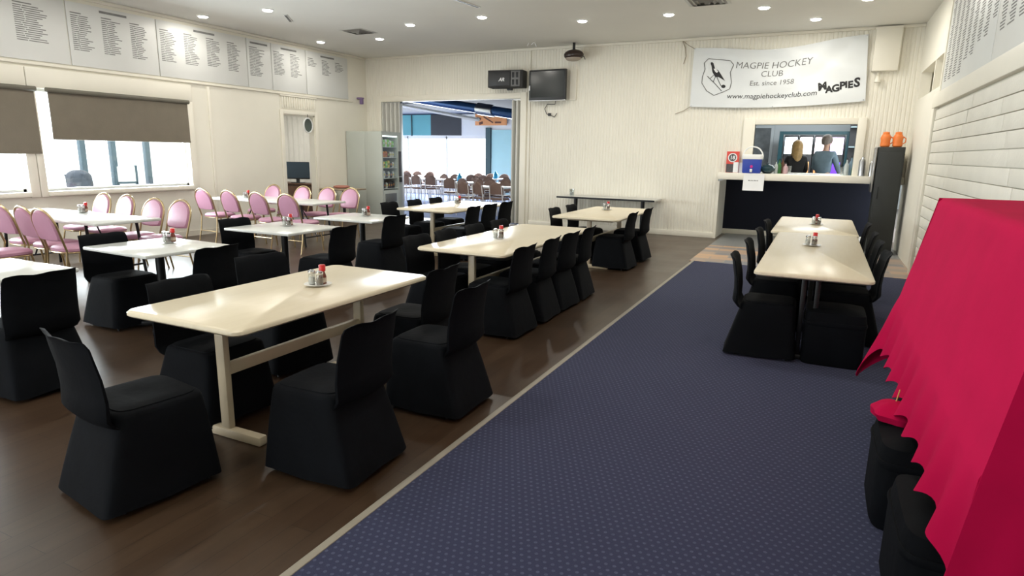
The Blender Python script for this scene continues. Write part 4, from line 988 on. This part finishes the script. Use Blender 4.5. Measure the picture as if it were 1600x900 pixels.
for i, (x, y) in enumerate(((-9.55, 8.72), (-8.82, 8.74), (-8.20, 8.72), (-7.72, 8.80))): PC.put((x, y, 0), NY+random.uniform(-.05, .05), 'pink chair, far side of the table by the office door, %s from left' % nth[i], G2)

# ------------------------------------------------------------------ tables
TZ = .74
def trestle(label, x0, x1, y0, y1, dark=False):
    cx_, cy_ = (x0+x1)/2, (y0+y1)/2; w, l = (x1-x0)/2, (y1-y0)/2
    t = thing('dining_table', label, 'table', (cx_, cy_, 0), 0, 'long beige laminate tables')
    # top with rounded corners and bullnose edge
    def rr(ww, ll, z, r=.06, n=6):
        ring = []
        for (sx, sy, a0) in ((1, 1, 0), (-1, 1, PI/2), (-1, -1, PI), (1, -1, 1.5*PI)):
            for k in range(n+1):
                a = a0 + PI/2*k/n; ring.append((sx*(ww-r)+r*math.cos(a), sy*(ll-r)+r*math.sin(a), z))
        return ring
    MB().loft([rr(w-.012, l-.012, TZ-.036), rr(w, l, TZ-.026), rr(w, l, TZ-.010), rr(w-.010, l-.010, TZ)]).build('tabletop', BEIGE, t, angle=50)
    lm = STEELK if dark else CREAMM
    for s_ in (-1, 1):
        yy = s_*(l-.26)
        if dark:
            for dx in (-.05, .05): MB().box((dx-.018, yy-.018, .05), (dx+.018, yy+.018, TZ-.036), bev=.005).build('leg', lm, t)
        else: MB().box((-.035, yy-.022, .05), (.035, yy+.022, TZ-.036), bev=.012).build('leg', lm, t)
        MB().box((-w*.62, yy-.03, 0.012 if dark else 0), (w*.62, yy+.03, .055), bev=.012).build('foot_bar', lm, t)
        MB().box((-w*.7, yy-.02, TZ-.07), (w*.7, yy+.02, TZ-.037), bev=.004).build('top_bracket', lm, t)
    MB().box((-.02, -(l-.28), .36), (.02, l-.28, .43), bev=.008).build('stretcher', lm, t)
    return t
trestle('nearest long beige table, next to the blue carpet', -3.32, -2.45, 2.03, 3.70)
trestle('second long beige table along the blue carpet, four chairs on each side', -3.32, -2.40, 4.78, 7.12)
trestle('small beige table in front of the ribbed wall', -3.42, -2.44, 8.28, 10.3)
trestle('beige table in front of the bright doorway', -5.93, -4.90, 8.02, 9.95)
trestle('near half of the long table in front of the bar', -.41, .42, 5.12, 8.10, True)
trestle('far half of the long table in front of the bar, closest to the bar', -.50, .44, 8.12, 10.25, True)
def pedestal(label, cx_, cy_, w, l, rz=0):
    t = thing('pedestal_table', label, 'table', (cx_, cy_, 0), rz, 'white square pedestal tables')
    MB().box((-w, -l, TZ-.03), (w, l, TZ), bev=.010).build('tabletop', WHITET, t)
    MB().tube([(0, 0, .05), (0, 0, TZ-.03)], .038, 16).build('column', STEELK, t)
    MB().box((-.2, -.2, TZ-.045), (.2, .2, TZ-.03)).build('top_plate', STEELK, t)
    for k in range(4):
        a = PI/4 + k*PI/2
        MB().box((0, -.03, .012), (.36, .03, .055), bev=.012, M=Matrix.Rotation(a, 4, 'Z')).box((.31, -.025, 0), (.36, .025, .02), M=Matrix.Rotation(a, 4, 'Z')).build('foot', STEELK, t)
    return t
pedestal('white square table in front, with wavy row of chairs left and right', -5.29, 3.63, .46, .40, -.05)
pedestal('white square table in the middle between the front one and the vending machine', -5.43, 5.25, .48, .41)
pedestal('white square table closest to the vending machine', -5.46, 6.65, .48, .40)
pedestal('white square table cut by the left edge of the picture', -5.19, 2.26, .44, .38)
def folding(label, x0, x1, y0, y1):
    cx_, cy_ = (x0+x1)/2, (y0+y1)/2; w, l = (x1-x0)/2, (y1-y0)/2
    t = thing('folding_table', label, 'table', (cx_, cy_, 0), 0, 'long white folding tables')
    MB().box((-w, -l, TZ-.035), (w, l, TZ), bev=.010).build('tabletop', WHITET, t)
    for s_ in (-1, 1):
        for s2 in (-1, 1): MB().tube([(s_*(w-.35), s2*(l-.1), TZ-.035), (s_*(w-.28), s2*(l-.08), 0)], .018, 8).build('leg', STEELK, t)
        MB().tube([(s_*(w-.3), -(l-.09), .15), (s_*(w-.3), l-.09, .15)], .012, 8).build('crossbar', STEELK, t)
        MB().tube([(s_*(w-.32), 0, .15), (s_*(w-.7), 0, TZ-.04)], .010, 8).build('brace', STEELK, t)
folding('long white table below the window', -9.8, -7.38, 4.33, 5.14)
folding('long white table by the office door', -9.85, -7.42, 7.82, 8.62)
t = thing('side_table', 'small brown table with black pedestal between the office door and vending machine', 'table', (-9.95, 11.5, 0))
MB().box((-.46, -.3, TZ-.03), (.42, .3, TZ), bev=.01).build('tabletop', BROWNT, t); MB().tube([(0, 0, .04), (0, 0, TZ-.03)], .035, 14).build('column', STEELK, t)
MB().box((-.3, -.04, 0), (.3, .04, .045), bev=.012).box((-.04, -.26, 0), (.04, .26, .045), bev=.012).build('base', STEELK, t)
t = thing('round_cushion', 'terracotta round cushion lying on the small brown table', 'cushion', (-10.05, 11.55, TZ))
MB().loft([cover_ring(.12, -.12, .12, 0, .9), cover_ring(.18, -.18, .18, .02, .9), cover_ring(.18, -.18, .18, .045, .9), cover_ring(.12, -.12, .12, .065, .9)]).build('cushion_pad', PINKB, t); MB().tube([(.181*math.cos(k*PI/14), .181*math.sin(k*PI/14), .033) for k in range(28)], .005, 6, closed=True).build('piping', PINKB, t)
t = thing('wall_table', 'narrow grey table standing along the ribbed wall under the television', 'table', (-3.95, 12.62, 0))
MB().box((-1.03, -.28, TZ-.035), (1.03, .38, TZ), bev=.008).build('tabletop', mat('pale_grey_laminate', (.55, .55, .52), .35, vary=(.05, 3)), t)
MB().box((-1.032, -.285, TZ-.036), (1.032, -.279, TZ-.002)).build('dark_edge', STEELK, t)
for s_ in (-1, 1):
    MB().tube([(s_*.72, .05, .04), (s_*.72, .05, TZ-.035)], .04, 14).build('column', STEELK, t); MB().box((s_*.72-.04, -.24, 0), (s_*.72+.04, .34, .05), bev=.012).build('foot', STEELK, t)
t = thing('tumbler', 'clear tumbler standing on the narrow grey wall table', 'glass', (-4.7, 12.5, TZ))
MB().lathe([(.04, 0), (.045, .005), (.052, .15), (.048, .15), (.042, .012)], 16).build('glass_wall', GLASSJ, t); MB().lathe([(.041, .01), (.045, .08)], 16).build('napkins', PAPER, t)

# ------------------------------------------------------------------ sauce sets on the tables
SAUCE = mat('brown_sauce', (0.16, 0.03, 0.012), .3, vary=(.1, 9)); CER = mat('white_ceramic', (0.82, 0.81, 0.77), .25, vary=(.02, 9)); SALT = mat('salt_grains', (0.72, 0.72, 0.69), .7, vary=(.1, 60)); PEP = mat('pepper_grains', (0.18, 0.14, 0.11), .8, vary=(.5, 80))
def mk_saucer():
    t = thing('saucer', '', 'saucer'); MB().lathe([(.035, 0), (.04, .002), (.085, .012), (.088, .014), (.084, .015), (.04, .006)], 28).build('dish', CER, t); return t
def mk_sauce():
    t = thing('sauce_bottle', '', 'bottle')
    bb_ = MB().lathe([(.022, 0), (.025, .004), (.025, .05), (.017, .075), (.013, .085)], 18).build('bottle_body', SAUCE, t)
    MB().lathe([(.0255, .012), (.0258, .013), (.0258, .042), (.0255, .043)], 18, cap=(False, False)).build('paper_label', mat('cream_label', (.6, .5, .4), .6, vary=(.3, 40)), bb_)
    MB().lathe([(.019, .084), (.021, .086), (.021, .122), (.018, .126)], 18).build('cap', REDP, t); return t
def mk_shaker(fill):
    def f():
        t = thing('shaker', '', 'shaker')
        MB().lathe([(.019, 0), (.022, .004), (.024, .03), (.021, .075)], 16).build('glass_jar', GLASSJ, t)
        MB().lathe([(.017, .004), (.02, .02), (.02, .05)], 16).build('contents', fill, t)
        MB().lathe([(.023, .074), (.024, .077), (.023, .092), (.012, .098)], 16).build('lid', CHROME, t); return t
    return f
PS, PB, PSa, PPe = Proto(mk_saucer), Proto(mk_sauce), Proto(mk_shaker(SALT)), Proto(mk_shaker(PEP))
cz = {'the nearest long beige table': (497, 446), 'the second long beige table': (780, 373), 'the small beige table by the ribbed wall': (948, 328), 'the table before the bright doorway': (715, 318),
      'the near half of the bar side table': (1268, 384), 'the far half of the bar side table': (1275, 351), 'the front white square table': (264, 379), 'the middle white square table': (455, 352),
      'the white square table near the vending machine': (575, 337), 'the long white table below the window': (130, 332), 'the long white table by the office door': (380, 304)}
for i, (k, v) in enumerate(cz.items()):
    P = onz(*v, TZ)
    if 'office door' in k: P = Vector((-9.3, 8.15, TZ))
    if 'middle white' in k or 'vending' in k: P.y -= .05
    z = TZ; ph = random.uniform(-.4, .4)
    sc = 1.25 if k.startswith('the long bar') else 1
    PS.put((P.x, P.y, z), ph, 'white saucer under the sauce and shakers on ' + k, 'saucers with condiments')
    def off(dx, dy): return (P.x + dx*math.cos(ph)-dy*math.sin(ph), P.y + dx*math.sin(ph)+dy*math.cos(ph), z+.006)
    PB.put(off(.012, .036), 0, 'red capped sauce bottle on ' + k, 'red capped sauce bottles')
    PSa.put(off(-.036, -.012), 0, 'glass salt shaker with metal lid on ' + k, 'salt shakers')
    PPe.put(off(.030, -.024), 0, 'glass pepper shaker with metal lid on ' + k, 'pepper shakers')

# ------------------------------------------------------------------ far room furniture
BRNV = mat('brown_chair_vinyl', (0.20, 0.12, 0.09), .6, vary=(.1, 5)); CRL = mat('cream_legs', (0.75, 0.72, 0.68), .4, vary=(.05, 5))
def mk_far():
    t = thing('cafe_chair', '', 'chair')
    MB().loft([cover_ring(.20, -.2, .2, .44, .5), cover_ring(.21, -.21, .21, .46, .5), cover_ring(.19, -.19, .19, .485, .5)]).build('seat', BRNV, t)
    def bk_(u, v):
        s_ = (u-.5)*2; w = .2*math.sqrt(max(0.05, 1-(max(0, v-.4)/.62)**2)); return (s_*w, -.22-.05*v+.03*s_*s_, .58+.30*v)
    MB().sheet(bk_, 10, 8, .025).build('backrest', BRNV, t)
    for sx in (-1, 1):
        MB().tube([(sx*.18, .17, .45), (sx*.2, .2, 0)], .013, 6).build('leg', CRL, t)
        MB().tube([(sx*.17, -.25, .80), (sx*.18, -.2, .44), (sx*.2, -.24, 0)], .013, 6).build('leg', CRL, t)
    return t
FC = Proto(mk_far)
def far_table(label, x, y, w, l):
    t = thing('cafe_table', label, 'table', (x, y, 0), 0, 'white tables in the far room')
    MB().box((-w, -l, .70), (w, l, .74), bev=.01).build('tabletop', WHITEP, t)
    for sx in (-1, 1):
        for sy in (-1, 1): MB().tube([(sx*(w-.06), sy*(l-.06), .70), (sx*(w-.06), sy*(l-.06), 0)], .02, 6).build('leg', CRL, t)
fts = [(-11.6, 17.6, .75, .4, 'white table at the left of the far room'), (-9.15, 16.4, .8, .4, 'white table in the middle of the far room'), (-7.75, 14.75, .5, .35, 'white table nearest the right folding door in the far room'), (-10.6, 19.3, .8, .4, 'white table against the far teal wall of the far room'), (-13.8, 19.4, .8, .4, 'white table below the bright glazing of the far room')]
for x, y, w, l, lb in fts:
    far_table(lb, x, y, w, l)
    nm = lb.replace('white table ', '').replace(' of the far room', '').replace(' in the far room', '')
    wd = max(w*.65, .47)
    for k, dx in enumerate((-wd, 0, wd)):
        FC.put((x+dx, y-l-.16, 0), PY+random.uniform(-.3, .3), 'brown chair, near side of the far room table %s, %s' % (nm, ('left', 'middle', 'right')[k]), 'brown chairs in the far room')
        FC.put((x+dx, y+l+.16, 0), NY+random.uniform(-.3, .3), 'brown chair, far side of the far room table %s, %s' % (nm, ('left', 'middle', 'right')[k]), 'brown chairs in the far room')
BB = mat('bright_blue_plastic', (.02, .35, .65), .4, vary=(.1, 9))
for x, y, lb in ((-9.75, 16.4, 'bright blue bottle on the middle table of the far room'), (-10.05, 19.3, 'bright blue bottle on the table against the teal wall')):
    b = thing('blue_bottle', lb, 'bottle', (x, y, .74), 0, 'blue bottles in the far room')
    MB().lathe([(.07, 0), (.08, .02), (.08, .15), (.03, .21)], 14).build('body', BB, b); MB().lathe([(.03, .21), (.03, .25), (.01, .26)], 10).build('cap', BB, b)

# ------------------------------------------------------------------ red draped table at the right, things beneath it
rt = thing('draped_table', 'long table beside the brick wall hidden under a crimson cloth', 'table', (0, 0, 0))
MB().box((.53, 2.10, .70), (1.23, 4.44, .735), bev=.005).build('tabletop', BEIGE, rt)
for x in (.58, 1.18):
    for y in (2.2, 4.34): MB().tube([(x, y, 0.012), (x, y, .70)], .02, 8).build('leg', STEELK, rt)
bx = thing('display_case', 'tall boxy case standing on the table, hidden under the crimson cloth', 'case', (0, 0, .735))
MB().box((.635, 2.15, 0), (1.22, 4.26, .64), bev=.01).build('case_body', WHITEP, bx); MB().box((.64, 2.16, .64), (1.215, 4.25, .645)).build('case_lid', WHITEP, bx)
tc_ = MB()
ZT, ZE = 1.392, .742
YA, YB = 2.04, 4.46
def clothside(u, v):
    # u: along y from near to far; v: down the profile, from the wall over the top to the hem
    y = YA + (YB-YA)*u
    yt = 2.10 + (4.30-2.10)*u
    pr = [(0, 1.245, ZT), (.26, .625, ZT), (.28, .605, ZT-.02), (.60, .50, ZE+.02), (.62, .485, ZE-.01), (1.0, .0, 0)]
    hem = .475 + .02*math.sin(u*62) - .22*math.exp(-((u-1)/.045)**2) - .12*math.exp(-((u)/.05)**2)
    hx = .43 + .020*math.sin(u*62+.8) + .008*math.sin(u*23+1) - .09*math.exp(-((u-1)/.06)**2)
    if v <= .62:
        for a, b in zip(pr[:-1], pr[1:]):
            if a[0] <= v <= b[0]:
                k = (v-a[0])/(b[0]-a[0]); x = a[1]+(b[1]-a[1])*k; z = a[2]+(b[2]-a[2])*k; break
        kk = min(1, max(0, (v-.28)/.32)); yy = yt + (y-yt)*kk
        if .28 < v < .6: x += .006*math.sin(PI*(v-.28)/.32)*math.sin(u*7+v*5)
        return (x, yy, z)
    k = (v-.62)/.38
    amp = k*.9
    x = .485 + (hx-.485)*k; z = (ZE-.01) + (hem-(ZE-.01))*k
    return (x + .004*math.sin(u*75)*amp, y - (.04*k*math.exp(-((u-1)/.06)**2)), z)
tc_.sheet(clothside, 120, 46, .004)
def clothfar(u, v):   # far end: from the case's far edge down to the table then hem; faces +y
    x = 1.245 + (.605-1.245)*u
    xt = x if v < .5 else 1.245 + ((.49 if v < .6 else .40)-1.245)*u
    if v < .5:
        k = v/.5; return (1.245+(.605-.105*k-1.245)*u, 4.30+.16*k, ZT-.002 + (ZE-ZT)*k)
    k = (v-.5)/.5
    return (1.245+(.49-.15*k-1.245)*u, 4.46-.04*k+.01*math.sin(u*22)*k*(1-u), ZE + ((.45-.195*u**6)-ZE)*k)
tc_.sheet(clothfar, 30, 24, .004)
def clothnear(u, v):
    if v < .5:
        k = v/.5; return (.605-.115*k+(1.245-.605+.115*k)*u, 2.10-.06*k, ZT-.002+(ZE-ZT)*k)
    k = (v-.5)/.5
    return (.49-.05*k+(1.245-.49+.05*k)*u, 2.04-.0*k+.012*math.sin(u*25)*k*min(1,u*8), ZE + ((.45-.09*(1-u)**8)-ZE)*k)
tc_.sheet(clothnear, 30, 24, .004)
cl = tc_.build('crimson_cloth', REDC, None, angle=50); tag(cl, 'large crimson cloth draped over the table and case at the right edge', 'tablecloth')
def puff(name, lab, cat, c, sx, sy, sz, m, k=.45, grp=None):
    t = thing(name, lab, cat, c, random.uniform(-.1, .1), grp)
    MB().loft([cover_ring(sx*.96, -sy*.96, sy*.96, 0, k), cover_ring(sx, -sy, sy, .02, k), cover_ring(sx, -sy, sy, sz*.75, k), cover_ring(sx*.94, -sy*.94, sy*.94, sz*.95, k), cover_ring(sx*.6, -sy*.6, sy*.6, sz, k)]).build('cover', m, t)
    MB().loft([cover_ring(sx*1.01, -sy*1.01, sy*1.01, sz*.72, k), cover_ring(sx*1.03, -sy*1.03, sy*1.03, sz*.76, k), cover_ring(sx*1.01, -sy*1.01, sy*1.01, sz*.80, k)]).build('seam', m, t)
    return t
puff('covered_stool', 'black covered stool under the red cloth, farther from the camera', 'stool', (.55, 3.16, .012), .21, .24, .40, BLACKF, .3, 'stools under the red cloth')
puff('covered_stool', 'black covered stool under the red cloth, nearer the camera', 'stool', (.57, 2.48, .012), .21, .26, .40, BLACKF, .3, 'stools under the red cloth')
t = thing('red_bundle', 'small crumpled red cloth bundle on the farther stool', 'cloth', (.42, 3.28, .412))
def cr2(z, r, n=24): return [(r*(1+.12*math.sin(5*a+z*30))*math.cos(a), r*1.2*(1+.1*math.sin(4*a))*math.sin(a), z) for a in [2*PI*k/n for k in range(n)]]
MB().loft([cr2(0, .09), cr2(.03, .10), cr2(.06, .07), cr2(.075, .03)]).build('folds', REDC, t); MB().tube([(0, .02, .07), (.01, .03, .13)], .003).build('tie', mat('gold_tie', (.6, .4, .1), .5, vary=(.1, 9)), t)
puff('covered_stool', 'black covered stool pushed under the near right corner of the long bar side table', 'stool', (.20, 5.50, .012), .22, .23, .44, BLACKF, .25)
